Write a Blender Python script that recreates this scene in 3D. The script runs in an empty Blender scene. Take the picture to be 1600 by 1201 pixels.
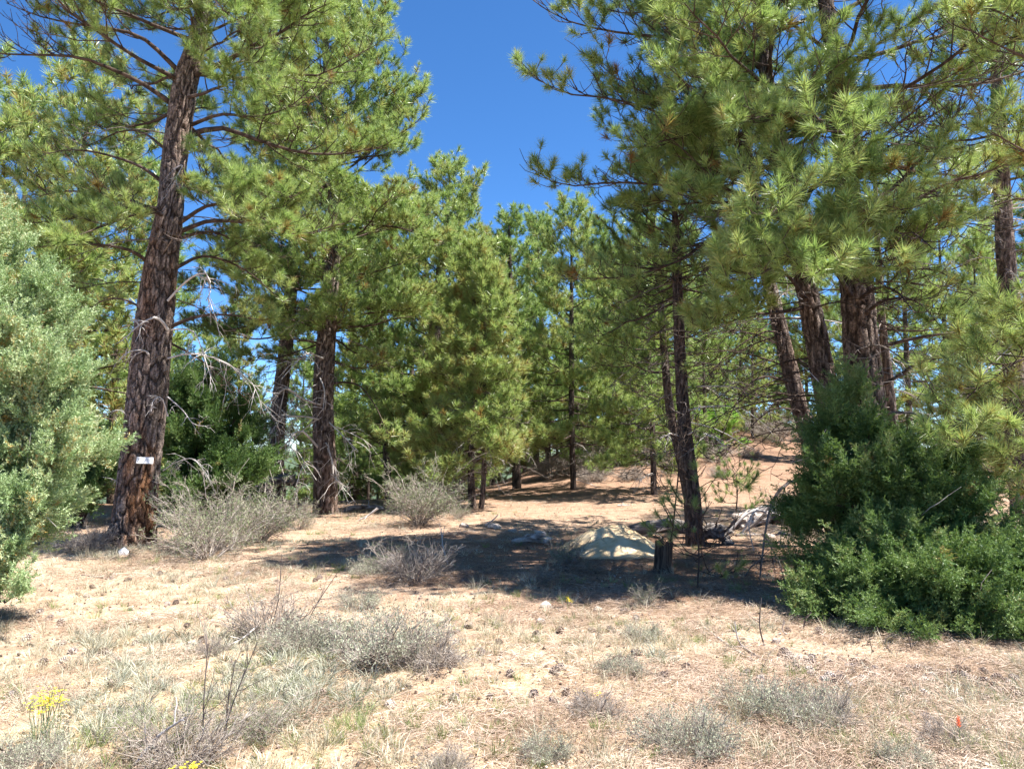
import bpy, math, random
import numpy as np

# ------------------------------------------------------------------ camera, light, exposure
C = bpy.context.scene
F = 1209.0                      # focal length in photo pixels (photo is 1600 wide)
PITCH = math.radians(4.7)
CAM_Z = 1.6
cam = bpy.data.cameras.new('camera')
cam.sensor_width = 36.0
cam.lens = 36.0 * F / 1600.0
cam.clip_start = 0.05
cam.clip_end = 9000
cam_o = bpy.data.objects.new('camera', cam)
cam_o.location = (0, 0, CAM_Z)
cam_o.rotation_euler = (math.pi / 2 + PITCH, 0, 0)
C.collection.objects.link(cam_o)
C.camera = cam_o

SUN_ELEV = math.radians(62)
SUN_DIR = np.array([0.985, -0.17, 0.0])          # horizontal direction towards the sun
SUN_DIR /= np.linalg.norm(SUN_DIR)
w = bpy.data.worlds.new('World')
C.world = w
w.use_nodes = True
nt = w.node_tree
nt.nodes.clear()
sky = nt.nodes.new('ShaderNodeTexSky')
sky.sky_type = 'NISHITA'
sky.sun_disc = False
sky.sun_elevation = SUN_ELEV
sky.sun_rotation = math.atan2(SUN_DIR[0], SUN_DIR[1])
sky.altitude = 3000
sky.air_density = 0.85
sky.dust_density = 0.0
sky.ozone_density = 5.0
bg = nt.nodes.new('ShaderNodeBackground')
bg.inputs['Strength'].default_value = 0.090
hs = nt.nodes.new('ShaderNodeHueSaturation')
hs.inputs['Saturation'].default_value = 1.17
nt.links.new(sky.outputs[0], hs.inputs['Color'])
nt.links.new(hs.outputs[0], bg.inputs['Color'])
out = nt.nodes.new('ShaderNodeOutputWorld')
nt.links.new(bg.outputs[0], out.inputs['Surface'])

sl = bpy.data.lights.new('sun', 'SUN')
sl.energy = 5.0
sl.angle = math.radians(0.53)
sl.color = (1.0, 0.95, 0.87)
so = bpy.data.objects.new('sun', sl)
ce = math.cos(SUN_ELEV)
from mathutils import Vector
so.rotation_euler = Vector((SUN_DIR[0] * ce, SUN_DIR[1] * ce, math.sin(SUN_ELEV))).to_track_quat('Z', 'Y').to_euler()
so.location = (10, -8, 20)
C.collection.objects.link(so)

C.view_settings.view_transform = 'Standard'
C.view_settings.look = 'None'
C.view_settings.exposure = 1.68
C.view_settings.gamma = 1.0
C.view_settings.use_curve_mapping = False
C.render.engine = 'CYCLES'
C.cycles.max_bounces = 7
C.cycles.diffuse_bounces = 4
C.cycles.glossy_bounces = 2
C.cycles.transmission_bounces = 4
C.cycles.caustics_reflective = False
C.cycles.caustics_refractive = False
C.cycles.use_denoising = True

R = np.random.RandomState(7)
random.seed(7)
COL = C.collection

# ------------------------------------------------------------------ helpers
def unproj(px, py, D):
    """world point seen at photo pixel (px,py) at forward distance D (metres along +Y)"""
    u = (px - 800.0) / F
    v = (600.5 - py) / F
    yc = math.cos(PITCH) - v * math.sin(PITCH)
    t = D / yc
    return np.array([u * t, D, CAM_Z + (math.sin(PITCH) + v * math.cos(PITCH)) * t])

def ppm(D):
    return F / D

def _hash(ix, iy, seed):
    h = (ix.astype(np.int64) * 374761393 + iy.astype(np.int64) * 668265263 + seed * 974634777) & 0x7fffffff
    h = ((h ^ (h >> 13)) * 1274126177) & 0x7fffffff
    h = h ^ (h >> 16)
    return (h & 0xffff) / 65535.0

def vnoise(x, y, seed=0):
    x = np.asarray(x, float); y = np.asarray(y, float)
    ix = np.floor(x); iy = np.floor(y)
    fx = x - ix; fy = y - iy
    fx = fx * fx * (3 - 2 * fx); fy = fy * fy * (3 - 2 * fy)
    ix = ix.astype(np.int64); iy = iy.astype(np.int64)
    a = _hash(ix, iy, seed); b = _hash(ix + 1, iy, seed)
    c = _hash(ix, iy + 1, seed); d = _hash(ix + 1, iy + 1, seed)
    return (a * (1 - fx) + b * fx) * (1 - fy) + (c * (1 - fx) + d * fx) * fy

def fbm(x, y, seed=0, octaves=4):
    s = 0; a = 0.5; f = 1.0
    for o in range(octaves):
        s = s + a * vnoise(np.asarray(x) * f, np.asarray(y) * f, seed + o * 17)
        a *= 0.5; f *= 2.03
    return s - 0.47

def sstep(a, b, x):
    t = np.clip((np.asarray(x, float) - a) / (b - a), 0, 1)
    return t * t * (3 - 2 * t)

def ground_h(x, y):
    x = np.asarray(x, float); y = np.asarray(y, float)
    r = np.sqrt(x * x + y * y)
    h = 0.10 * fbm(x * 0.35, y * 0.35, 3) + 0.035 * fbm(x * 2.2, y * 2.2, 5) * sstep(40, 10, r)
    h = h + 0.95 * np.exp(-((x - 6.5) ** 2) / (2 * 5.5 ** 2) - ((y - 34) ** 2) / (2 * 7.5 ** 2))
    left = sstep(4.5, -2.5, x)
    k = y - 23.5
    h = h - 0.10 * np.log1p(np.exp(np.clip(k, -30, 100) / 1.5)) * 1.5 * left * sstep(260, 60, y)
    h = h - 12.0 * sstep(62, 170, y)
    h = h + 2.7 * np.exp(-((x - 12.5) ** 2) / (2 * 8.6 ** 2) - ((y - 44) ** 2) / (2 * 11.0 ** 2))
    h = h + 7.0 * fbm(x * 0.004, y * 0.004, 11) * sstep(150, 600, r)
    return h

def gh(x, y):
    return float(ground_h(np.array([x]), np.array([y]))[0])

def tag(o, label=None, cat=None, group=None, kind=None):
    if label: o['label'] = label
    if cat: o['category'] = cat
    if group: o['group'] = group
    if kind: o['kind'] = kind
    return o

def empty(name, loc=(0, 0, 0)):
    o = bpy.data.objects.new(name, None)
    o.location = loc
    o.empty_display_size = 0.2
    COL.objects.link(o)
    return o

def link(name, me, parent=None, loc=None):
    o = bpy.data.objects.new(name, me)
    COL.objects.link(o)
    if parent is not None: o.parent = parent
    if loc is not None: o.location = loc
    return o

def copy_tree(o, parent=None):
    c = o.copy(); COL.objects.link(c)
    c.parent = parent
    for ch in o.children:
        copy_tree(ch, c)
    return c

def mesh_np(name, verts, tris=None, quads=None, mat=None, smooth=True, attrs=None, mat_idx=None):
    me = bpy.data.meshes.new(name)
    verts = np.asarray(verts, np.float32)
    me.vertices.add(len(verts))
    me.vertices.foreach_set('co', verts.ravel())
    loops = []; starts = []; tot = 0
    nq = 0 if quads is None else len(quads)
    ntr = 0 if tris is None else len(tris)
    if nq:
        loops.append(np.asarray(quads, np.int32).ravel()); starts.append(np.arange(nq) * 4)
        tot += nq * 4
    if ntr:
        loops.append(np.asarray(tris, np.int32).ravel()); starts.append(tot + np.arange(ntr) * 3)
        tot += ntr * 3
    if tot:
        me.loops.add(tot)
        me.loops.foreach_set('vertex_index', np.concatenate(loops))
        me.polygons.add(nq + ntr)
        me.polygons.foreach_set('loop_start', np.concatenate(starts).astype(np.int32))
        me.polygons.foreach_set('use_smooth', np.full(nq + ntr, smooth))
        if mat_idx is not None:
            me.polygons.foreach_set('material_index', np.asarray(mat_idx, np.int32))
    if attrs:
        for k, v in attrs.items():
            v = np.asarray(v, np.float32)
            if v.ndim == 1:
                a = me.attributes.new(k, 'FLOAT', 'POINT'); a.data.foreach_set('value', v)
            else:
                a = me.attributes.new(k, 'FLOAT_VECTOR', 'POINT'); a.data.foreach_set('vector', v.ravel())
    me.update(calc_edges=True)
    if mat is not None:
        for m in (mat if isinstance(mat, (list, tuple)) else [mat]):
            me.materials.append(m)
    return me

class Tubes:
    """collects tubes (polylines with radii); built in batches as one mesh"""
    def __init__(s): s.g = {}
    def add(s, P, Rr, k=5):
        P = np.asarray(P, float); Rr = np.asarray(Rr, float)
        if P.ndim == 2: P = P[None]; Rr = Rr[None]
        if len(P) == 0: return s
        s.g.setdefault((P.shape[1], k), []).append((P, Rr))
        return s
    def arrays(s, uneven=0.0):
        V = []; Q = []; base = 0
        for (n, k), lst in s.g.items():
            P = np.concatenate([a for a, b in lst]); Rr = np.concatenate([b for a, b in lst])
            M = len(P)
            T = np.gradient(P, axis=1)
            T /= np.linalg.norm(T, axis=2, keepdims=True) + 1e-9
            m = T.mean(axis=1)
            ref = np.where(np.abs(m[:, 2:3]) > 0.75, np.array([[1.0, 0.13, 0]]), np.array([[0.0, 0.1, 1.0]]))
            n1 = np.cross(T, ref[:, None, :]); n1 /= np.linalg.norm(n1, axis=2, keepdims=True) + 1e-9
            n2 = np.cross(T, n1)
            a = np.arange(k) * 2 * math.pi / k
            rr = Rr[:, :, None, None]
            if uneven: rr = rr * (1 + uneven * (R.rand(M, n, k, 1) - 0.5))
            v = P[:, :, None, :] + rr * (np.cos(a)[None, None, :, None] * n1[:, :, None, :] + np.sin(a)[None, None, :, None] * n2[:, :, None, :])
            V.append(v.reshape(-1, 3))
            i = np.arange(M)[:, None, None] * n * k + np.arange(n - 1)[None, :, None] * k
            j = np.arange(k)[None, None, :]; j2 = (j + 1) % k
            q = np.stack([i + j, i + j2, i + k + j2, i + k + j], axis=-1).reshape(-1, 4) + base
            Q.append(q); base += M * n * k
        return np.concatenate(V), np.concatenate(Q)
    def mesh(s, name, mat, uneven=0.0):
        V, Q = s.arrays(uneven)
        return mesh_np(name, V, quads=Q, mat=mat)

def norm(v):
    return v / (np.linalg.norm(v, axis=-1, keepdims=True) + 1e-9)

def resample(P, n):
    """smooth polyline through P with n points (Catmull-Rom)"""
    P = np.asarray(P, float)
    if len(P) < 3:
        t = np.linspace(0, 1, n)[:, None]
        return P[0] * (1 - t) + P[-1] * t
    Q = np.vstack([2 * P[0] - P[1], P, 2 * P[-1] - P[-2]])
    seg = np.linalg.norm(np.diff(P, axis=0)[:, :3], axis=1)
    cum = np.concatenate([[0], np.cumsum(seg)])
    s = np.linspace(0, cum[-1], n)
    i = np.clip(np.searchsorted(cum, s, side='right') - 1, 0, len(seg) - 1)
    t = ((s - cum[i]) / (seg[i] + 1e-9))[:, None]
    p0, p1, p2, p3 = Q[i], Q[i + 1], Q[i + 2], Q[i + 3]
    return 0.5 * (2 * p1 + (p2 - p0) * t + (2 * p0 - 5 * p1 + 4 * p2 - p3) * t ** 2 + (3 * p1 - 3 * p2 + p3 - p0) * t ** 3)

# ------------------------------------------------------------------ materials
def newmat(name):
    m = bpy.data.materials.new(name); m.use_nodes = True
    n = m.node_tree; n.nodes.clear()
    o = n.nodes.new('ShaderNodeOutputMaterial')
    return m, n, o

def N(n, t, **kw):
    x = n.nodes.new(t)
    for k, v in kw.items():
        if k in ('operation', 'blend_type', 'data_type', 'attribute_name', 'attribute_type', 'feature', 'interpolation', 'noise_dimensions', 'distance', 'clamp', 'use_clamp'):
            setattr(x, k, v)
        else:
            x.inputs[k].default_value = v
    return x

def ramp(n, src, stops):
    r = n.nodes.new('ShaderNodeValToRGB')
    e = r.color_ramp.elements
    while len(e) > 1: e.remove(e[-1])
    e[0].position = stops[0][0]; e[0].color = (*stops[0][1], 1)
    for p, c in stops[1:]:
        x = e.new(p); x.color = (*c, 1)
    n.links.new(src, r.inputs[0])
    return r.outputs[0]

def math_n(n, op, a, b, c=None):
    x = n.nodes.new('ShaderNodeMath'); x.operation = op
    for i, v in enumerate((a, b, c)):
        if v is None: continue
        if isinstance(v, (int, float)): x.inputs[i].default_value = v
        else: n.links.new(v, x.inputs[i])
    return x.outputs[0]

def mixc(n, f, a, b, blend='MIX'):
    x = n.nodes.new('ShaderNodeMix'); x.data_type = 'RGBA'; x.blend_type = blend
    for i, v in ((0, f), (6, a), (7, b)):
        if isinstance(v, (int, float)): x.inputs[i].default_value = v
        elif isinstance(v, tuple): x.inputs[i].default_value = (*v, 1)
        else: n.links.new(v, x.inputs[i])
    return x.outputs[2]

def noise(n, vec, scale, detail=4, rough=0.55, dist=0.0):
    x = n.nodes.new('ShaderNodeTexNoise')
    x.inputs['Scale'].default_value = scale; x.inputs['Detail'].default_value = detail
    x.inputs['Roughness'].default_value = rough; x.inputs['Distortion'].default_value = dist
    if vec is not None: n.links.new(vec, x.inputs['Vector'])
    return x.outputs['Fac']

def leafmat(name, stops, trans=0.35, rough=0.45, rnd=0.35, tipmix=None, spec=0.4):
    """foliage: colour from the instancer's tint plus a random per clump, thin translucent"""
    m, n, o = newmat(name)
    at = n.nodes.new('ShaderNodeAttribute'); at.attribute_type = 'INSTANCER'; at.attribute_name = 'tint'
    oi = n.nodes.new('ShaderNodeObjectInfo')
    al = n.nodes.new('ShaderNodeAttribute'); al.attribute_type = 'GEOMETRY'; al.attribute_name = 'along'
    nr = n.nodes.new('ShaderNodeAttribute'); nr.attribute_type = 'GEOMETRY'; nr.attribute_name = 'nrand'
    v = math_n(n, 'MULTIPLY_ADD', oi.outputs['Random'], rnd, at.outputs['Fac'])
    v = math_n(n, 'MULTIPLY_ADD', nr.outputs['Fac'], 0.36, v)
    v = math_n(n, 'SUBTRACT', v, rnd * 0.5 + 0.18)
    col = ramp(n, v, stops)
    if tipmix: 
        col = mixc(n, math_n(n, 'MULTIPLY', math_n(n, 'SUBTRACT', 1.0, al.outputs['Fac']), tipmix[0]), col, tipmix[1])
    b = n.nodes.new('ShaderNodeBsdfPrincipled')
    b.inputs['Roughness'].default_value = rough
    b.inputs['Specular IOR Level'].default_value = spec
    n.links.new(col, b.inputs['Base Color'])
    tr = n.nodes.new('ShaderNodeBsdfTranslucent')
    n.links.new(mixc(n, 0.5, col, (0.28, 0.40, 0.075), 'MIX'), tr.inputs['Color'])
    mx = n.nodes.new('ShaderNodeMixShader'); mx.inputs[0].default_value = trans
    n.links.new(b.outputs[0], mx.inputs[1]); n.links.new(tr.outputs[0], mx.inputs[2])
    n.links.new(mx.outputs[0], o.inputs['Surface'])
    return m

def simplemat(name, stops, scale=6, rough=0.85, stretch=(1, 1, 1), bump=0.3, bscale=40, detail=5, spec=0.2, rnd=0.0):
    m, n, o = newmat(name)
    tc = n.nodes.new('ShaderNodeTexCoord')
    mp = n.nodes.new('ShaderNodeMapping'); mp.inputs['Scale'].default_value = stretch
    n.links.new(tc.outputs['Object'], mp.inputs['Vector'])
    f = noise(n, mp.outputs[0], scale, detail)
    if rnd:
        oi = n.nodes.new('ShaderNodeObjectInfo')
        f = math_n(n, 'MULTIPLY_ADD', math_n(n, 'SUBTRACT', oi.outputs['Random'], 0.5), rnd, f)
    col = ramp(n, f, stops)
    b = n.nodes.new('ShaderNodeBsdfPrincipled')
    b.inputs['Roughness'].default_value = rough; b.inputs['Specular IOR Level'].default_value = spec
    n.links.new(col, b.inputs['Base Color'])
    if bump:
        bp = n.nodes.new('ShaderNodeBump'); bp.inputs['Strength'].default_value = bump; bp.inputs['Distance'].default_value = 0.02
        n.links.new(noise(n, mp.outputs[0], bscale, 4), bp.inputs['Height'])
        n.links.new(bp.outputs[0], b.inputs['Normal'])
    n.links.new(b.outputs[0], o.inputs['Surface'])
    return m

def barkmat(name, dark=0.35, orange=0.5):
    """plated pine bark: furrow depth is stored on the mesh, plate colours from stretched noise"""
    m, n, o = newmat(name)
    tc = n.nodes.new('ShaderNodeTexCoord')
    mp = n.nodes.new('ShaderNodeMapping'); mp.inputs['Scale'].default_value = (1, 1, 0.20)
    n.links.new(tc.outputs['Object'], mp.inputs['Vector'])
    cr = n.nodes.new('ShaderNodeAttribute'); cr.attribute_name = 'furrow'
    f1 = noise(n, mp.outputs[0], 3.0, 5, 0.6)
    f2 = noise(n, mp.outputs[0], 26.0, 6, 0.65)
    f3 = noise(n, mp.outputs[0], 90.0, 4, 0.6)
    base = ramp(n, f2, [(0.3, (0.06, 0.045, 0.038)), (0.46, (0.18, 0.14, 0.12)), (0.60, (0.33, 0.265, 0.23)), (0.76, (0.48, 0.41, 0.36))])
    orc = ramp(n, f2, [(0.3, (0.10, 0.045, 0.025)), (0.55, (0.30, 0.15, 0.075)), (0.75, (0.46, 0.27, 0.15))])
    om = ramp(n, f1, [(0.46, (0, 0, 0)), (0.62, (orange,) * 3)])
    sz = n.nodes.new('ShaderNodeSeparateXYZ'); n.links.new(tc.outputs['Object'], sz.inputs[0])
    hz = n.nodes.new('ShaderNodeMapRange'); hz.inputs[1].default_value = 1.0; hz.inputs[2].default_value = 7.0; hz.inputs[3].default_value = 1.0; hz.inputs[4].default_value = 0.25
    n.links.new(sz.outputs[2], hz.inputs[0])
    om = math_n(n, 'MULTIPLY', om, hz.outputs[0])
    col = mixc(n, om, base, orc)
    vo = n.nodes.new('ShaderNodeTexVoronoi'); vo.feature = 'DISTANCE_TO_EDGE'
    vo.inputs['Scale'].default_value = 22
    mp2 = n.nodes.new('ShaderNodeMapping'); mp2.inputs['Scale'].default_value = (1, 1, 0.17)
    ns = n.nodes.new('ShaderNodeTexNoise'); ns.inputs['Scale'].default_value = 7; ns.inputs['Detail'].default_value = 3
    n.links.new(tc.outputs['Object'], ns.inputs['Vector'])
    n.links.new(mixc(n, 0.25, tc.outputs['Object'], ns.outputs['Color']), mp2.inputs['Vector'])
    n.links.new(mp2.outputs[0], vo.inputs['Vector'])
    vd = n.nodes.new('ShaderNodeMapRange'); vd.inputs[1].default_value = 0.0; vd.inputs[2].default_value = 0.12
    n.links.new(vo.outputs['Distance'], vd.inputs[0])
    base_dummy = None
    furr = math_n(n, 'MULTIPLY', ramp(n, cr.outputs['Fac'], [(0.0, (1, 1, 1)), (0.55, (0.55,) * 3), (1.0, (0.33,) * 3)]), math_n(n, 'MULTIPLY_ADD', vd.outputs[0], 0.38, 0.62))
    col = mixc(n, 1.0, col, furr, 'MULTIPLY')
    if dark: col = mixc(n, dark, col, (0.035, 0.028, 0.026))
    b = n.nodes.new('ShaderNodeBsdfPrincipled'); b.inputs['Roughness'].default_value = 0.9
    b.inputs['Specular IOR Level'].default_value = 0.15
    n.links.new(col, b.inputs['Base Color'])
    hgt = math_n(n, 'ADD', math_n(n, 'MULTIPLY', f2, 0.6), math_n(n, 'MULTIPLY_ADD', vd.outputs[0], 0.9, math_n(n, 'MULTIPLY', f3, 0.25)))
    bp = n.nodes.new('ShaderNodeBump'); bp.inputs['Strength'].default_value = 0.9; bp.inputs['Distance'].default_value = 0.02
    n.links.new(hgt, bp.inputs['Height']); n.links.new(bp.outputs[0], b.inputs['Normal'])
    n.links.new(b.outputs[0], o.inputs['Surface'])
    return m

G1, G2, G3, G4 = (0.050, 0.115, 0.048), (0.140, 0.262, 0.086), (0.305, 0.455, 0.140), (0.52, 0.62, 0.24)
M_NEEDLE = leafmat('pine_needles', [(0.0, G1), (0.30, G2), (0.55, G3), (0.80, G4), (0.90, (0.40, 0.36, 0.13)), (1.0, (0.34, 0.16, 0.06))], 0.42, 0.36, 0.28, (0.35, (0.16, 0.13, 0.05)))
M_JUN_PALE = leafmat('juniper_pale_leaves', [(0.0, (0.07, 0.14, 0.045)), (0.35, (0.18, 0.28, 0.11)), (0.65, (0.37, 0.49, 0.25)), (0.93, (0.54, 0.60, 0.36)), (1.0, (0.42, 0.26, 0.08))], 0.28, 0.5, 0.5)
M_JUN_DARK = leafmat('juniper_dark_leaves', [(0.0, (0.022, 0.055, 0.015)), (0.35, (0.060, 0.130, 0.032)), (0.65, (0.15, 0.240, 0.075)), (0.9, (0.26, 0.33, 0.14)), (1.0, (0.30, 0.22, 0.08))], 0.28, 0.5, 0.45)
M_BROAD = leafmat('bright_shrub_leaves', [(0.0, (0.10, 0.28, 0.03)), (0.5, (0.20, 0.42, 0.05)), (1.0, (0.36, 0.58, 0.10))], 0.5, 0.4, 0.5)
M_DRY = leafmat('dry_grass_blades', [(0.0, (0.24, 0.20, 0.15)), (0.4, (0.48, 0.42, 0.31)), (0.75, (0.66, 0.61, 0.48)), (1.0, (0.76, 0.73, 0.60))], 0.25, 0.6, 0.6)
M_GREENGRASS = leafmat('green_grass_blades', [(0.0, (0.12, 0.17, 0.05)), (0.5, (0.24, 0.31, 0.11)), (1.0, (0.42, 0.46, 0.22))], 0.3, 0.6, 0.6)
M_LITTER = leafmat('fallen_needles', [(0.0, (0.13, 0.08, 0.055)), (0.35, (0.33, 0.225, 0.165)), (0.65, (0.50, 0.38, 0.30)), (1.0, (0.66, 0.57, 0.48))], 0.1, 0.6, 0.5)
M_PEBBLE = leafmat('pebble_stone', [(0.0, (0.22, 0.17, 0.12)), (0.5, (0.46, 0.36, 0.25)), (1.0, (0.66, 0.60, 0.50))], 0.0, 0.8, 0.9)
M_BARK = barkmat('ponderosa_bark', 0.0, 1.0)
M_BARK2 = barkmat('ponderosa_bark_shaggy', 0.08, 0.4)
M_BARKFAR = barkmat('young_pine_bark', 0.45, 0.3)
M_LIMB = simplemat('limb_bark', [(0.3, (0.03, 0.022, 0.018)), (0.55, (0.085, 0.060, 0.048)), (0.75, (0.16, 0.12, 0.10))], 9, 0.9, (1, 1, 1), 0.5, 60)
M_DEAD = simplemat('bleached_dead_wood', [(0.3, (0.34, 0.30, 0.28)), (0.55, (0.56, 0.52, 0.49)), (0.75, (0.72, 0.69, 0.66))], 9, 0.8, (1, 1, 1), 0.4, 70)
M_DEADTWIG = simplemat('dead_twig_wood', [(0.3, (0.09, 0.07, 0.06)), (0.55, (0.20, 0.165, 0.145)), (0.75, (0.36, 0.32, 0.29))], 5, 0.85, (1, 1, 1), 0.0)
M_SHRUBTWIG = simplemat('grey_shrub_twig', [(0.3, (0.14, 0.11, 0.092)), (0.5, (0.30, 0.255, 0.22)), (0.75, (0.52, 0.48, 0.43))], 14, 0.85, (1, 1, 1), 0.0)

def flatleaf(name, c1, c2, trans=0.3):
    m, n, o = newmat(name)
    at = n.nodes.new('ShaderNodeAttribute'); at.attribute_name = 'nrand'
    col = ramp(n, at.outputs['Fac'], [(0, c1), (1, c2)])
    b = n.nodes.new('ShaderNodeBsdfPrincipled'); b.inputs['Roughness'].default_value = 0.6
    b.inputs['Specular IOR Level'].default_value = 0.25
    n.links.new(col, b.inputs['Base Color'])
    tr = n.nodes.new('ShaderNodeBsdfTranslucent'); n.links.new(col, tr.inputs['Color'])
    mx = n.nodes.new('ShaderNodeMixShader'); mx.inputs[0].default_value = trans
    n.links.new(b.outputs[0], mx.inputs[1]); n.links.new(tr.outputs[0], mx.inputs[2])
    n.links.new(mx.outputs[0], o.inputs['Surface'])
    return m
M_SAGE = flatleaf('sage_leaf', (0.29, 0.31, 0.22), (0.50, 0.52, 0.38))
M_SHRUBLEAF = flatleaf('bitterbrush_leaf', (0.13, 0.19, 0.08), (0.33, 0.37, 0.20))
M_YELLOW = flatleaf('yellow_petal', (0.80, 0.62, 0.02), (0.95, 0.85, 0.10), 0.3)
M_RED = flatleaf('red_bract', (0.75, 0.10, 0.04), (0.85, 0.25, 0.12), 0.3)
M_STEMGREEN = flatleaf('green_stem', (0.20, 0.26, 0.10), (0.36, 0.42, 0.20), 0.2)

# ------------------------------------------------------------------ ground sheet
def ground_mat():
    m, n, o = newmat('forest_soil')
    ge = n.nodes.new('ShaderNodeNewGeometry')
    P = ge.outputs['Position']
    sp = n.nodes.new('ShaderNodeSeparateXYZ'); n.links.new(P, sp.inputs[0])
    X, Y = sp.outputs[0], sp.outputs[1]
    big = noise(n, P, 0.55, 4, 0.55)
    mid = noise(n, P, 3.2, 5, 0.6)
    fine = noise(n, P, 34.0, 6, 0.7)
    vfine = noise(n, P, 140.0, 3, 0.6)
    litter = ramp(n, fine, [(0.30, (0.16, 0.100, 0.068)), (0.45, (0.38, 0.265, 0.185)), (0.58, (0.54, 0.42, 0.31)), (0.76, (0.70, 0.60, 0.47))])
    sand = ramp(n, fine, [(0.30, (0.26, 0.17, 0.095)), (0.45, (0.48, 0.345, 0.20)), (0.60, (0.62, 0.47, 0.29)), (0.8, (0.74, 0.62, 0.44))])
    orange = ramp(n, fine, [(0.32, (0.10, 0.052, 0.034)), (0.5, (0.27, 0.150, 0.097)), (0.7, (0.42, 0.265, 0.185))])
    # bare yellow sand: near the lower left of the clearing
    dx = math_n(n, 'DIVIDE', math_n(n, 'ADD', X, 1.4), 3.0)
    dy = math_n(n, 'DIVIDE', math_n(n, 'SUBTRACT', Y, 4.2), 2.6)
    d2 = math_n(n, 'ADD', math_n(n, 'MULTIPLY', dx, dx), math_n(n, 'MULTIPLY', dy, dy))
    sm = math_n(n, 'ADD', math_n(n, 'SUBTRACT', 1.15, d2), math_n(n, 'MULTIPLY', math_n(n, 'SUBTRACT', math_n(n, 'ADD', big, math_n(n, 'MULTIPLY', mid, 0.8)), 0.9), 4.0))
    sm2 = n.nodes.new('ShaderNodeMapRange'); sm2.inputs[1].default_value = 0.0; sm2.inputs[2].default_value = 1.5; sm2.inputs[4].default_value = 0.8
    n.links.new(sm, sm2.inputs[0])
    col = mixc(n, sm2.outputs[0], litter, sand)
    # orange duff on the far slope
    om = n.nodes.new('ShaderNodeMapRange'); om.inputs[1].default_value = 13; om.inputs[2].default_value = 24
    n.links.new(math_n(n, 'MULTIPLY_ADD', big, 5.0, Y), om.inputs[0])
    col = mixc(n, math_n(n, 'MULTIPLY', om.outputs[0], 0.75), col, orange)
    # darker duff blotches
    bm = ramp(n, mid, [(0.40, (1, 1, 1)), (0.54, (0, 0, 0))])
    col = mixc(n, math_n(n, 'MULTIPLY', bm, 0.6), col, (0.20, 0.13, 0.085))
    # reddish duff under the pine clump, with the shadow band's warm shade painted in
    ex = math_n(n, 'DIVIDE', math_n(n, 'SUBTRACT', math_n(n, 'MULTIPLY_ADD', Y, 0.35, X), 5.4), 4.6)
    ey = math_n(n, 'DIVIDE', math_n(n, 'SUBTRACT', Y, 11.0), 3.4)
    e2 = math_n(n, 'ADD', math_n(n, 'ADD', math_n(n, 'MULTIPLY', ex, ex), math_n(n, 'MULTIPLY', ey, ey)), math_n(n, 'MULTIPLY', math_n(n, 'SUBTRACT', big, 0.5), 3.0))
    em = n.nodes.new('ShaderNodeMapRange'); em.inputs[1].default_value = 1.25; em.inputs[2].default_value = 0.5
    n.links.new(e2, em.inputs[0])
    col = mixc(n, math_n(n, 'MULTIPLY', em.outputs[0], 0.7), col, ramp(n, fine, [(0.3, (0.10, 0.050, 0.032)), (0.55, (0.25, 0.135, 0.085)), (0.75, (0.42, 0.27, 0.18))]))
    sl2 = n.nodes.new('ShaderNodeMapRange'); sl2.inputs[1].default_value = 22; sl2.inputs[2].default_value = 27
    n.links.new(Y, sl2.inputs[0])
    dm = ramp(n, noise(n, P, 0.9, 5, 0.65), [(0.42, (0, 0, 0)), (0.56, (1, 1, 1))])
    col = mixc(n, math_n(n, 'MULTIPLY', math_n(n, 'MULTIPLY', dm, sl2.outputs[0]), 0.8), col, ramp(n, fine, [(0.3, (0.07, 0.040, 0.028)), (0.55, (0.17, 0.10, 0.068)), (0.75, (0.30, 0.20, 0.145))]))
    # vegetation on far terrain
    fm = n.nodes.new('ShaderNodeMapRange'); fm.inputs[1].default_value = 70; fm.inputs[2].default_value = 150
    n.links.new(Y, fm.inputs[0])
    far = ramp(n, noise(n, P, 0.06, 5, 0.7), [(0.35, (0.04, 0.07, 0.04)), (0.6, (0.09, 0.12, 0.07))])
    col = mixc(n, fm.outputs[0], col, far)
    b = n.nodes.new('ShaderNodeBsdfPrincipled'); b.inputs['Roughness'].default_value = 0.95
    b.inputs['Specular IOR Level'].default_value = 0.1
    n.links.new(col, b.inputs['Base Color'])
    bp = n.nodes.new('ShaderNodeBump'); bp.inputs['Strength'].default_value = 0.8; bp.inputs['Distance'].default_value = 0.03
    n.links.new(math_n(n, 'ADD', fine, math_n(n, 'MULTIPLY', vfine, 0.4)), bp.inputs['Height'])
    n.links.new(bp.outputs[0], b.inputs['Normal'])
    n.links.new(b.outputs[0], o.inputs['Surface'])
    return m
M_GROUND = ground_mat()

def axis_pts(lo, hi, step, far, g=1.12):
    a = list(np.arange(lo, hi + 1e-6, step)); s = step
    x = hi
    while x < far: s *= g; x += s; a.append(x)
    s = step; x = lo
    while x > -far: s *= g; x -= s; a.insert(0, x)
    return np.array(a)
gx = axis_pts(-9, 9, 0.07, 3500, 1.11)
gy = axis_pts(2.0, 16, 0.06, 3500, 1.09)
gy = gy[gy > -400]
XX, YY = np.meshgrid(gx, gy)
bumps = (0.030 * fbm(XX * 6, YY * 6, 21) + 0.016 * fbm(XX * 19, YY * 19, 23, 2)) * sstep(24, 12, YY)
ZZ = ground_h(XX, YY) + bumps
nx_, ny_ = len(gx), len(gy)
idx = (np.arange(ny_ - 1)[:, None] * nx_ + np.arange(nx_ - 1)[None, :])
quads = np.stack([idx, idx + 1, idx + nx_ + 1, idx + nx_], -1).reshape(-1, 4)
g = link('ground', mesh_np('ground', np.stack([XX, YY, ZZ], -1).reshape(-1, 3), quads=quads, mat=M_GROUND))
tag(g, kind='structure')

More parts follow.
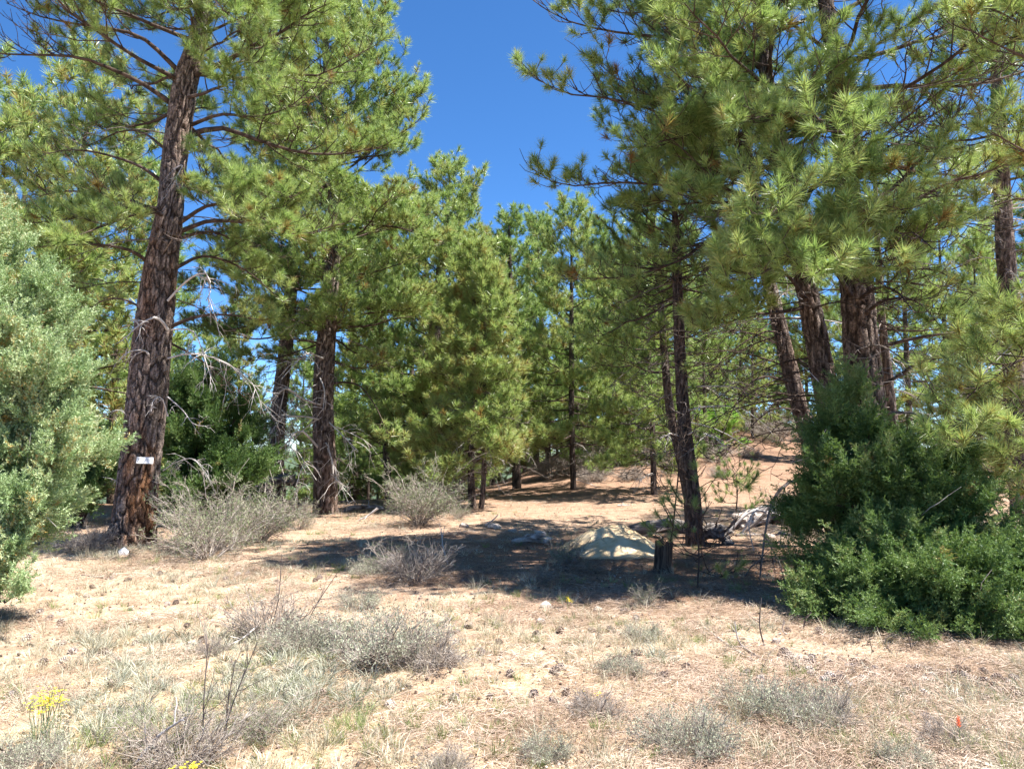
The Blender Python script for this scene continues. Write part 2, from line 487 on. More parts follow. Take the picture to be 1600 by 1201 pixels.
# ------------------------------------------------------------------ instanced unit shapes
def src(name, me):
    return bpy.data.objects.new(name, me)     # kept out of the scene: only feeds node groups

def needle_tuft(seed, n, L, wdt, shoot=0.10, stiff=0.5):
    r = np.random.RandomState(seed)
    zb = -shoot + (shoot + 0.02) * r.rand(n) ** 0.7
    az = r.rand(n) * 2 * math.pi
    th = np.radians(12 + 78 * r.rand(n) ** 0.75 - 18 * (zb + shoot) / shoot)
    th = np.clip(th, 0.08, 1.75)
    d = np.stack([np.sin(th) * np.cos(az), np.sin(th) * np.sin(az), np.cos(th)], -1)
    ln = L * (0.72 + 0.36 * r.rand(n))
    b = np.stack([0 * zb, 0 * zb, zb], -1) + d * 0.008
    tip = b + d * ln[:, None] + np.array([0, 0, -0.05]) * (r.rand(n)[:, None]) * L * 2
    s = norm(np.cross(d, norm(r.randn(n, 3)))) * wdt * 0.5
    V = np.stack([b - s, b + s, tip], 1).reshape(-1, 3)
    T = np.arange(n * 3).reshape(-1, 3)
    along = np.tile([0, 0, 1.0], n); nr = np.repeat(r.rand(n), 3)
    # the shoot itself
    k = 4; a = np.arange(k) * math.pi / 2
    ring = np.stack([np.cos(a), np.sin(a), 0 * a], -1) * 0.005
    V2 = np.vstack([ring + [0, 0, -shoot - 0.05], ring * 0.8 + [0, 0, 0.01]])
    T2 = []
    for i in range(k):
        j = (i + 1) % k; o0 = n * 3
        T2 += [[o0 + i, o0 + j, o0 + k + j], [o0 + i, o0 + k + j, o0 + k + i]]
    V = np.vstack([V, V2]); T = np.vstack([T, T2])
    along = np.concatenate([along, np.zeros(8)]); nr = np.concatenate([nr, np.full(8, 0.3)])
    return mesh_np('needle_tuft', V, tris=T, mat=M_NEEDLE, smooth=False, attrs={'along': along, 'nrand': nr})

def juniper_spray(seed, mat, nb=12, L=0.20, leafs=11, lw=0.009, ll=0.020):
    r = np.random.RandomState(seed)
    V = []; al = []; nr = []
    for i in range(nb):
        s = (i + 0.5) / nb
        p0 = np.array([0.02 * math.sin(4 * s), 0.02 * math.cos(5 * s), s * L - 0.06])
        ang = r.rand() * 2 * math.pi
        d0 = norm(np.array([math.cos(ang), math.sin(ang), 0.8 + 0.6 * r.rand()]))
        bl = L * (0.16 + 0.20 * r.rand()) * (1.25 - 0.85 * s)
        for j in range(leafs):
            q = (j + 1) / leafs
            p = p0 + d0 * bl * q + r.randn(3) * 0.004
            d = norm(d0 + r.randn(3) * 0.55)
            sd = norm(np.cross(d, r.randn(3))) * lw * 0.5
            tip = p + d * ll * (0.7 + 0.6 * r.rand())
            V += [p - sd, p + sd, tip]
            al += [q] * 3; nr += [r.rand()] * 3
    V = np.array(V)
    return mesh_np('juniper_spray', V, tris=np.arange(len(V)).reshape(-1, 3), mat=mat, smooth=False, attrs={'along': al, 'nrand': nr})

def grass_tuft(seed, mat, n=45, L=0.16, rad=0.05, lean=0.6, wdt=0.004):
    r = np.random.RandomState(seed)
    a = r.rand(n) * 2 * math.pi; rr = rad * np.sqrt(r.rand(n))
    b = np.stack([rr * np.cos(a), rr * np.sin(a), -0.015 + 0 * a], -1)
    a2 = a + r.randn(n) * 0.6
    ln = L * (0.4 + 0.8 * r.rand(n)); le = lean * (0.25 + r.rand(n))
    d = norm(np.stack([np.cos(a2) * le, np.sin(a2) * le, 1 + 0 * a], -1))
    mid = b + d * ln[:, None] * 0.55
    tip = b + d * ln[:, None] + np.stack([np.cos(a2) * le, np.sin(a2) * le, -0.45 * le], -1) * ln[:, None] * 0.35
    s = norm(np.cross(d, norm(r.randn(n, 3)))) * wdt * 0.5
    V = np.stack([b - s, b + s, mid + s * 0.8, mid - s * 0.8, tip], 1).reshape(-1, 3)
    o = np.arange(n)[:, None] * 5
    T = np.concatenate([o + [0, 1, 2], o + [0, 2, 3], o + [3, 2, 4]], 0)
    return mesh_np('grass_tuft', V, tris=T, mat=mat, smooth=False, attrs={'along': np.tile([0, 0, .5, .5, 1.0], n), 'nrand': np.repeat(r.rand(n), 5)})

def litter_patch(seed, n=260, rad=0.30, L=0.105, wdt=0.0027):
    r = np.random.RandomState(seed)
    a = r.rand(n) * 2 * math.pi; rr = rad * np.sqrt(r.rand(n)) * (0.6 + 0.5 * r.rand(n))
    c = np.stack([rr * np.cos(a), rr * np.sin(a), 0.012 + 0.018 * r.rand(n)], -1)
    t = r.rand(n) * 2 * math.pi
    d = norm(np.stack([np.cos(t), np.sin(t), 0.22 * r.randn(n)], -1))
    ln = L * (0.5 + 0.6 * r.rand(n))[:, None]
    s = norm(np.cross(d, np.array([0, 0, 1.0]) + 0.5 * r.randn(n, 3))) * wdt * 0.5
    V = np.stack([c - d * ln / 2 - s, c - d * ln / 2 + s, c + d * ln / 2], 1).reshape(-1, 3)
    return mesh_np('litter_patch', V, tris=np.arange(n * 3).reshape(-1, 3), mat=M_LITTER, smooth=False, attrs={'along': np.tile([0, 0, 1.0], n), 'nrand': np.repeat(r.rand(n), 3)})

def icos(seed, sub=1, amp=0.25):
    import bmesh
    bm = bmesh.new(); bmesh.ops.create_icosphere(bm, subdivisions=sub, radius=1.0)
    r = random.Random(seed)
    off = [(r.uniform(-1, 1), r.uniform(-1, 1), r.uniform(-1, 1), r.uniform(0.5, 0.9)) for _ in range(5)]
    V = []
    for v in bm.verts:
        c = v.co.copy()
        for (a, b, d, lim) in off:                    # chip planes give flat broken faces
            nrm = Vector((a, b, d)).normalized(); k = c.dot(nrm)
            if k > lim: c -= nrm * (k - lim) * 0.9
        c *= 1 + amp * (r.random() - 0.5)
        V.append(c[:])
    T = [[v.index for v in f.verts] for f in bm.faces]
    bm.free()
    return np.array(V), np.array(T)

def pebble(seed, mat):
    V, T = icos(seed, 1, 0.3)
    V = V * np.array([1, 0.8, 0.55])
    n = len(V)
    return mesh_np('pebble', V, tris=T, mat=mat, smooth=False, attrs={'along': np.zeros(n), 'nrand': np.full(n, 0.5)})

def leaf_clump(seed, n=40):
    r = np.random.RandomState(seed)
    c = r.randn(n, 3) * 0.07
    d = norm(r.randn(n, 3) + [0, 0, 0.3]); s = norm(np.cross(d, r.randn(n, 3)))
    l = 0.035
    V = np.stack([c - d * l, c + s * l * 0.6, c + d * l, c - s * l * 0.6], 1).reshape(-1, 3)
    o = np.arange(n)[:, None] * 4
    T = np.concatenate([o + [0, 1, 2], o + [0, 2, 3]], 0)
    return mesh_np('leaf_clump', V, tris=T, mat=M_BROAD, smooth=False, attrs={'along': np.zeros(n * 4), 'nrand': np.repeat(r.rand(n), 4)})

def scatter_group(name, meshes):
    ng = bpy.data.node_groups.new(name, 'GeometryNodeTree')
    ng.interface.new_socket('Geometry', in_out='INPUT', socket_type='NodeSocketGeometry')
    ng.interface.new_socket('Geometry', in_out='OUTPUT', socket_type='NodeSocketGeometry')
    gi = ng.nodes.new('NodeGroupInput'); go = ng.nodes.new('NodeGroupOutput')
    g2i = ng.nodes.new('GeometryNodeGeometryToInstance')
    for i, me in enumerate(meshes):
        oi = ng.nodes.new('GeometryNodeObjectInfo'); oi.transform_space = 'ORIGINAL'
        oi.inputs['Object'].default_value = src(name + '_unit', me)
        oi.inputs['As Instance'].default_value = False
        ng.links.new(oi.outputs['Geometry'], g2i.inputs[0])
    iop = ng.nodes.new('GeometryNodeInstanceOnPoints')
    iop.inputs['Pick Instance'].default_value = True
    m2p = ng.nodes.new('GeometryNodeMeshToPoints')
    def attr(nm, typ):
        a = ng.nodes.new('GeometryNodeInputNamedAttribute'); a.data_type = typ
        a.inputs['Name'].default_value = nm
        return a.outputs['Attribute']
    ng.links.new(gi.outputs[0], m2p.inputs[0])
    ng.links.new(m2p.outputs[0], iop.inputs['Points'])
    ng.links.new(g2i.outputs[0], iop.inputs['Instance'])
    ng.links.new(attr('var', 'FLOAT'), iop.inputs['Instance Index'])
    ng.links.new(attr('rot', 'FLOAT_VECTOR'), iop.inputs['Rotation'])
    ng.links.new(attr('scl', 'FLOAT_VECTOR'), iop.inputs['Scale'])
    ng.links.new(iop.outputs[0], go.inputs[0])
    return ng, len(meshes)

G_NEAR = scatter_group('needle_tufts_near', [needle_tuft(s, 84, 0.175, 0.0085) for s in (1, 2, 3, 4)])
G_MID = scatter_group('needle_tufts_mid', [needle_tuft(s, 52, 0.18, 0.0130) for s in (5, 6, 7)])
G_FAR = scatter_group('needle_tufts_far', [needle_tuft(s, 34, 0.18, 0.018) for s in (8, 9, 10)])
G_JP = scatter_group('pale_juniper_sprays', [juniper_spray(s, M_JUN_PALE, 20, 0.34, 11, 0.0085, 0.024) for s in (11, 12, 13)])
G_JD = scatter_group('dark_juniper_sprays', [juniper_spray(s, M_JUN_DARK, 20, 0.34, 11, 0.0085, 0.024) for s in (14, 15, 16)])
G_DRY = scatter_group('dry_grass_tufts', [grass_tuft(s, M_DRY, 40, 0.13, 0.05, 0.9, 0.0035) for s in (21, 22)] + [grass_tuft(s, M_DRY, 26, 0.2, 0.03, 0.6, 0.003) for s in (23,)])
M_GREY = leafmat('faded_ground_scrub', [(0.0, (0.20, 0.18, 0.15)), (0.45, (0.36, 0.35, 0.28)), (0.8, (0.50, 0.51, 0.40)), (1.0, (0.62, 0.60, 0.50))], 0.2, 0.7, 0.6)
G_GREY = scatter_group('faded_scrub_tufts', [grass_tuft(s, M_GREY, 70, 0.10, 0.07, 1.3, 0.005) for s in (26, 27)] + [grass_tuft(s, M_GREY, 46, 0.15, 0.05, 0.9, 0.0045) for s in (28,)])
G_GRN = scatter_group('green_grass_tufts', [grass_tuft(s, M_GREENGRASS, 50, 0.13, 0.05, 0.55, 0.0035) for s in (24, 25)])
G_LIT = scatter_group('needle_litter', [litter_patch(s) for s in (31, 32, 33)])
G_PEB = scatter_group('pebbles', [pebble(s, M_PEBBLE) for s in (41, 42, 43)])
M_DEBRIS = leafmat('bark_and_duff_bits', [(0.0, (0.05, 0.035, 0.028)), (0.5, (0.17, 0.115, 0.085)), (1.0, (0.36, 0.29, 0.24))], 0.0, 0.85, 0.9)
G_DEB = scatter_group('debris_bits', [pebble(s, M_DEBRIS) for s in (44, 45, 46)])
G_LEAF = scatter_group('leaf_clumps', [leaf_clump(s) for s in (51, 52)])

def scatter(name, group, pos, dirs, scl, tint, parent=None):
    ng, nvar = group
    pos = np.asarray(pos, float); M = len(pos)
    dirs = norm(np.asarray(dirs, float))
    c = R.rand(M) * 2 * math.pi
    dx = np.cos(c) * dirs[:, 0] + np.sin(c) * dirs[:, 1]
    dy = -np.sin(c) * dirs[:, 0] + np.cos(c) * dirs[:, 1]
    a = -np.arcsin(np.clip(dy, -1, 1)); b = np.arctan2(dx, dirs[:, 2])
    scl = np.asarray(scl, float)
    if scl.ndim == 1: scl = np.repeat(scl[:, None], 3, 1)
    me = mesh_np(name, pos, attrs={'rot': np.stack([a, b, c], -1), 'scl': scl, 'tint': np.asarray(tint, float) * np.ones(M), 'var': np.floor(R.rand(M) * nvar)})
    o = link(name, me, parent)
    md = o.modifiers.new('scatter', 'NODES'); md.node_group = ng
    o['kind'] = 'stuff'
    return o

# ------------------------------------------------------------------ pines
def cells(u, v, pu, seed):
    """2D worley F1,F2 with period pu in u"""
    iu = np.floor(u).astype(int); iv = np.floor(v).astype(int)
    f1 = np.full(u.shape, 9.0); f2 = np.full(u.shape, 9.0)
    for a in (-1, 0, 1):
        for b in (-1, 0, 1):
            cu = (iu + a); cv = iv + b
            hx = _hash(cu % pu, cv, seed); hy = _hash(cu % pu, cv, seed + 91)
            d = np.sqrt((cu + hx - u) ** 2 + (cv + hy - v) ** 2)
            f2 = np.where(d < f1, f1, np.where(d < f2, d, f2)); f1 = np.minimum(f1, d)
    return f1, f2

def trunk_mesh(path, rad, mat, seed=0, sides=24, step=0.10, plates=True):
    """path Nx3, rad N. Real furrowed plates displaced from the mesh."""
    L = np.linalg.norm(np.diff(path, axis=0), axis=1).sum()
    n = max(8, int(L / step))
    PR = resample(np.hstack([path, np.asarray(rad)[:, None]]), n)
    P = PR[:, :3]; r = np.maximum(PR[:, 3], 0.01)
    T = norm(np.gradient(P, axis=0))
    n1 = norm(np.cross(T, np.array([0.0, 1.0, 0.05]))); n2 = np.cross(T, n1)
    a = np.arange(sides) * 2 * math.pi / sides
    s = np.concatenate([[0], np.cumsum(np.linalg.norm(np.diff(P, axis=0), axis=1))])
    A, S = np.meshgrid(a, s)
    rmean = float(np.median(r))
    RR = np.repeat(r[:, None], sides, 1)
    # buttress lobes at the foot and slow unevenness
    foot = np.exp(-S / 0.45)
    RR = RR * (1 + 0.10 * foot * np.sin(A * 5 + seed) + 0.05 * np.sin(A * 2 + S * 0.9 + seed) + 0.03 * np.sin(A * 3 - S * 1.7))
    fur = np.zeros_like(RR)
    if plates:
        pu = max(5, int(2 * math.pi * rmean / 0.075))
        u = A / (2 * math.pi) * pu + 0.35 * np.sin(S * 3.1 + seed) + 0.5 * (fbm(S * 2.0, S * 0, seed) )
        u = u + 0.5 * (vnoise(S * 7, A * 2, seed + 4) - 0.5)
        v = S / 0.36 + 0.8 * (vnoise(S * 1.5, A * 3, seed + 8) - 0.5) + 0.9 * (_hash(np.floor(u).astype(int) % pu, np.zeros(u.shape, int), seed + 5))
        f1, f2 = cells(u, v, pu, seed + 3)
        crack = 1 - sstep(0.02, 0.26, f2 - f1)
        plate_h = _hash(np.floor(u).astype(int) % pu, np.floor(v).astype(int), seed)
        RR = RR - crack * 0.032 * np.clip(RR / 0.2, 0.3, 1.1) + (plate_h - 0.5) * 0.008 + 0.006 * (vnoise(A * 9, S * 30, seed) - 0.5)
        fur = crack
    else:
        RR = RR * (1 + 0.10 * (vnoise(A * 3, S * 6, seed) - 0.5))
        fur = 0.5 * vnoise(A * 8, S * 8, seed)
    V = P[:, None, :] + RR[..., None] * (np.cos(A)[..., None] * n1[:, None, :] + np.sin(A)[..., None] * n2[:, None, :])
    i = np.arange(n - 1)[:, None] * sides; j = np.arange(sides)[None, :]; j2 = (j + 1) % sides
    Q = np.stack([i + j, i + j2, i + sides + j2, i + sides + j], -1).reshape(-1, 4)
    return mesh_np('trunk', V.reshape(-1, 3), quads=Q, mat=mat, attrs={'furrow': fur.ravel()}), P, r

def curve(base, d, L, bend, n, wig=0.04):
    """vectorised branches: base Mx3, d Mx3, L M, bend Mx3 (offset at the tip per unit length)"""
    s = np.linspace(0, 1, n)[None, :, None]
    P = base[:, None, :] + d[:, None, :] * s * L[:, None, None] + bend[:, None, :] * (s ** 2) * L[:, None, None]
    if wig:
        w_ = R.randn(len(base), n, 3) * wig * L[:, None, None]; w_[:, 0] = 0
        P = P + w_ * s
    return P

def path_at(P, t):
    """points and tangents at t in 0..1 along polyline P (n,3)"""
    x = t * (len(P) - 1); i = np.clip(x.astype(int), 0, len(P) - 2); f = (x - i)[:, None]
    return P[i] * (1 - f) + P[i + 1] * f, norm(P[i + 1] - P[i])

def foliate_limb(P, r0, tub, S, dens=1.0, start=0.25, sec_len=0.42, tufts=True, droop=0.0, live=1.0, twk=3, maxsec=1.5):
    """adds the side branches and twigs of a limb to tub; returns tuft arrays"""
    L = np.linalg.norm(np.diff(P, axis=0), axis=1).sum()
    n = len(P)
    rr = r0 * 0.82 * (1 - 0.88 * np.linspace(0, 1, n) ** 0.8)
    tub.add(P, rr, 7)
    ns = max(3, int(L * 4.4 * dens))
    t = np.clip(start + (1 - start) * (np.arange(ns) + R.rand(ns)) / ns, 0, 0.985)
    b, T = path_at(P, t)
    side = np.where(np.arange(ns) % 2 == 0, 1.0, -1.0)
    h = norm(np.cross(T, np.array([0, 0, 1.0])) + 1e-4)
    up = np.array([0, 0, 1.0])
    d = norm(T * (0.75 + 0.3 * R.rand(ns)[:, None]) + h * side[:, None] * (0.55 + 0.6 * R.rand(ns)[:, None]) + up * (R.randn(ns)[:, None] * 0.28 + 0.12))
    sl = np.clip(sec_len * L * (1.05 - t) ** 0.75 * (0.6 + 0.6 * R.rand(ns)), 0.22, maxsec)
    SP = curve(b, d, sl, np.tile(up * (0.22 - droop), (ns, 1)), 6, 0.03)
    sr = np.clip(r0 * 0.30 * (1 - 0.5 * t), 0.006, 0.03)
    tub.add(SP, sr[:, None] * np.linspace(1, 0.35, 6)[None], 4)
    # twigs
    pos = []; dr = []
    nt_ = np.maximum(2, (sl / 0.12 * dens).astype(int))
    ii = np.repeat(np.arange(ns), nt_)
    k = np.concatenate([np.arange(m) for m in nt_])
    tt = np.clip(0.22 + 0.78 * (k + R.rand(len(k))) / nt_[ii], 0, 0.98)
    x = tt * 5; i0 = np.clip(x.astype(int), 0, 4); f = (x - i0)[:, None]
    tb = SP[ii, i0] * (1 - f) + SP[ii, i0 + 1] * f
    tT = norm(SP[ii, i0 + 1] - SP[ii, i0])
    th = norm(np.cross(tT, up) + 1e-4) * np.where(k % 2 == 0, 1.0, -1.0)[:, None]
    td = norm(tT * 0.8 + th * (0.5 + 0.5 * R.rand(len(k))[:, None]) + up * (R.randn(len(k))[:, None] * 0.3 + 0.22))
    tl = (0.14 + 0.2 * R.rand(len(k)))
    TP = curve(tb, td, tl, np.tile(up * 0.3, (len(k), 1)), 4, 0.04)
    tub.add(TP, np.full((len(k), 1), 0.0065) * np.linspace(1, 0.6, 4)[None], twk)
    if not tufts:
        return None
    e = TP[:, -1]; ed = norm(TP[:, -1] - TP[:, -2]) + up * 0.25
    e2 = SP[:, -1]; ed2 = norm(SP[:, -1] - SP[:, -2]) + up * 0.2
    e3 = TP[:, 2]; keep3 = R.rand(len(e3)) < 0.45
    e4 = P[-1:]; ed4 = norm(P[-1:] - P[-2:-1]) + up * 0.2
    pos = np.vstack([e, e2, e3[keep3], e4]); dr = np.vstack([ed, ed2, ed[keep3], ed4])
    kp = R.rand(len(pos)) < live
    return pos[kp], dr[kp]

SUN_V = np.array([SUN_DIR[0] * ce, SUN_DIR[1] * ce, math.sin(SUN_ELEV)])
GAPS = [(np.array([2.05, 12.3, 0.4]), 1.10), (np.array([1.5, 13.0, 0.3]), 0.8)]
def finish_foliage(root, org, tl, group, tsize, tint, dead=0.014, clump=None):
    if clump is None: clump = 0.41 if org[1] < 12.8 else 0.36 if org[1] < 15 else 0.20
    pos = np.vstack([a for a, b in tl]); dr = np.vstack([b for a, b in tl])
    for g0, gr in GAPS:        # an opening in the boughs that lets the sun onto the sand heap
        q = pos - g0; al = q @ SUN_V; dist = np.linalg.norm(q - al[:, None] * SUN_V, axis=1)
        k_ = (dist > gr) | (al < 0) | (R.rand(len(pos)) < 0.06); pos = pos[k_]; dr = dr[k_]
    nz = vnoise(pos[:, 0] * 1.9 + pos[:, 1] * 0.8 + 3, pos[:, 2] * 2.6 + pos[:, 1] * 0.9, 171) * 0.65 + vnoise(pos[:, 0] * 0.9 - pos[:, 1] * 1.7, pos[:, 2] * 1.4 + 9, 172) * 0.35
    k_ = nz > clump * (0.85 + 0.3 * R.rand(len(pos))); pos = pos[k_]; dr = dr[k_]
    M = len(pos)
    big = fbm(pos[:, 0] * 1.3 + 31, pos[:, 2] * 1.3 + pos[:, 1] * 0.7, 77) * 0.5
    tn = tint + big + R.randn(M) * 0.05
    tn = np.clip(tn, 0.02, 0.84)
    tn[R.rand(M) < dead] = 1.1
    rusty = vnoise(pos[:, 0] * 2.1 + 50, pos[:, 2] * 2.1 + pos[:, 1], 181)
    tn[(rusty > 0.93) & (R.rand(M) < 0.6)] = 1.05
    sc = tsize * (0.62 + 0.55 * R.rand(M))
    return scatter('foliage', group, pos - org, dr, sc, tn, root)

def add_obj_rel(name, tub, mat, root, org, uneven=0.0, kind=None):
    V, Q = tub.arrays(uneven)
    o = link(name, mesh_np(name, V - org, quads=Q, mat=mat), root)
    if kind: o['kind'] = kind
    return o

def dead_snag(P, r0, root, org, name='dead_branch', mat=None, nsub=7, sublen=0.3, sag=-0.35):
    tub = Tubes(); n = len(P)
    tub.add(P, r0 * np.linspace(1, 0.3, n), 6)
    t = np.sort(0.25 + 0.75 * R.rand(nsub))
    b, T = path_at(P, t)
    d = norm(T * 0.6 + norm(R.randn(nsub, 3)) * 0.8)
    L = np.linalg.norm(np.diff(P, axis=0), axis=1).sum()
    sl = sublen * L * (0.4 + R.rand(nsub))
    SP = curve(b, d, sl, np.tile([0, 0, sag], (nsub, 1)), 6, 0.05)
    tub.add(SP, (r0 * 0.4) * np.linspace(1, 0.35, 6)[None] * np.ones((nsub, 1)), 4)
    ii = np.repeat(np.arange(nsub), 3); m = len(ii)
    q = R.randint(1, 5, m); tb = SP[ii, q]
    td = norm(norm(SP[ii, q + 1 - (q == 5)] - SP[ii, q - 1]) + norm(R.randn(m, 3)) * 0.8)
    TP = curve(tb, td, 0.5 * sl[ii] * (0.4 + R.rand(m)), np.tile([0, 0, sag], (m, 1)), 4, 0.06)
    tub.add(TP, (r0 * 0.2) * np.linspace(1, 0.4, 4)[None] * np.ones((m, 1)), 3)
    return add_obj_rel(name, tub, mat or M_DEAD, root, org)

GA = 2.399963
def pine(name, label, D, tpx, cat='tree', group=None, mat=None, sides=24, step=0.1, plates=True,
         limbs_px=(), crown=(0.3, 1.0), nl=40, reach=3.0, prof=None, elev=(-5, 45), bare=0, bare_z=(2, 6), bare_az=(100, 300), bare_len=(1.2, 2.8), dens=1.0,
         tset=None, tsize=1.0, tint=0.5, dead=0, dead_z=(1.5, 5), each=True, avoid=None, live=1.0, droop=0.0, seed=1, sun_bias=None, azs=None):
    """tpx: list of (px, py, width px) of the trunk from foot to top at distance D"""
    global R
    R = np.random.RandomState(seed)
    pts = np.array([unproj(a, b, D) for a, b, c_ in tpx])
    rad = np.array([0.5 * c_ * D / F for a, b, c_ in tpx])
    gz = gh(pts[0, 0], pts[0, 1])
    if pts[0, 2] > gz - 0.05:       # carry the foot down into the soil
        d = pts[0] - pts[1]; d = d / max(1e-6, abs(d[2]))
        foot = pts[0] + d * (pts[0, 2] - gz + 0.12)
        pts = np.vstack([foot, pts]); rad = np.concatenate([[rad[0] * 1.12], rad])
    org = np.array([pts[0, 0], pts[0, 1], gz])
    root = empty(name, org)
    tag(root, label, cat, group)
    me, P, r = trunk_mesh(pts - org, rad, mat or M_BARK2, seed, sides, step, plates)
    link('trunk', me, root)
    P = P + org
    H = P[-1, 2] - P[0, 2]
    tset = tset or (G_NEAR if D < 15 else G_MID if D < 28 else G_FAR)
    tl = []
    all_t = Tubes()
    def do_limb(Q, r0, **kw):
        tub = Tubes() if each else all_t
        got = foliate_limb(Q, r0, tub, None, dens=kw.pop('dens', dens), droop=droop, live=live, **kw)
        if got is not None: tl.append(got)
        if each: add_obj_rel('limb', tub, M_LIMB, root, org)
    for spec in limbs_px:
        px, off, r0 = spec[:3]; kw = dict(spec[3]) if len(spec) > 3 else {}
        m = len(px)
        Q = np.array([unproj(a, b, D + off * i / (m - 1)) for i, (a, b) in enumerate(px)])
        # start inside the trunk
        Q = resample(Q, 12)
        do_limb(Q, r0, **kw)
    for i in range(nl):
        f = (i + 0.5) / nl
        t = crown[0] + (crown[1] - crown[0]) * f
        c_, T = path_at(P, np.array([min(t, 0.995)])); c_ = c_[0]
        ri = float(np.interp(t, np.linspace(0, 1, len(r)), r))
        az = i * GA + seed + R.randn() * 0.3
        if azs is not None: az = math.radians(azs[0] + (azs[1] - azs[0]) * ((i * 0.618) % 1.0))
        q = prof(f) if prof else (1.0 - f) ** 0.7
        L = reach * q * (0.7 + 0.45 * R.rand()) + 0.25
        if sun_bias: L *= 1 + sun_bias * math.cos(az)
        if avoid and avoid(c_[2], az): continue
        el = math.radians(elev[0] + (elev[1] - elev[0]) * f + R.randn() * 7)
        d = np.array([math.cos(az) * math.cos(el), math.sin(az) * math.cos(el), math.sin(el)])
        n = 10
        s = np.linspace(0, 1, n)[:, None]
        wv = np.cumsum(R.randn(n, 3) * 0.025 * L, axis=0) * s
        Q = c_ + d * L * s + np.array([0, 0, 1.0]) * L * (-0.18 * s * (1 - f) + 0.22 * s ** 2.2) + wv
        do_limb(Q, max(0.012, min(0.42 * ri, 0.011 * L + 0.012)))
    if not each and all_t.g:
        add_obj_rel('branches', all_t, M_LIMB, root, org, kind='stuff')
    tb_ = Tubes()
    for i in range(bare):
        z = bare_z[0] + (bare_z[1] - bare_z[0]) * (i + R.rand()) / bare
        t = np.interp(z, P[:, 2] - P[0, 2], np.linspace(0, 1, len(P)))
        c_, T = path_at(P, np.array([t])); c_ = c_[0]
        az = math.radians(R.uniform(*bare_az)); L = R.uniform(*bare_len)
        d = np.array([math.cos(az), math.sin(az), R.uniform(-0.15, 0.45)]); s = np.linspace(0, 1, 10)[:, None]
        Q = c_ + d * L * s + np.array([0, 0, -0.45]) * L * s ** 2 + np.cumsum(R.randn(10, 3) * 0.025, axis=0) * s
        tub = Tubes() if each else tb_; foliate_limb(Q, 0.012 + 0.007 * L * 0.5, tub, None, dens=0.75, start=0.15, sec_len=0.4, tufts=False, droop=0.45)
        if each: add_obj_rel('bare_limb', tub, M_LIMB if R.rand() < 0.7 else M_DEADTWIG, root, org)
    if tb_.g: add_obj_rel('dead_twigs', tb_, M_DEADTWIG, root, org, kind='stuff')
    if tl:
        finish_foliage(root, org, tl, tset, tsize, tint)
    for i in range(dead):
        z = dead_z[0] + (dead_z[1] - dead_z[0]) * (i + R.rand()) / dead
        t = np.interp(z, P[:, 2] - P[0, 2], np.linspace(0, 1, len(P)))
        c_, T = path_at(P, np.array([t])); c_ = c_[0]
        az = math.radians(R.uniform(-200, 20)) if D < 20 else R.rand() * 6.28
        L = R.uniform(0.5, 1.5)
        d = np.array([math.cos(az), math.sin(az), R.uniform(-0.25, 0.35)])
        s = np.linspace(0, 1, 8)[:, None]
        Q = c_ + d * L * s + np.array([0, 0, -0.35]) * L * s ** 2 + np.cumsum(R.randn(8, 3) * 0.02, axis=0) * s
        dead_snag(Q, 0.012 + 0.006 * R.rand(), root, org, mat=M_DEAD if R.rand() < 0.45 else M_DEADTWIG)
    return root, P, r, org

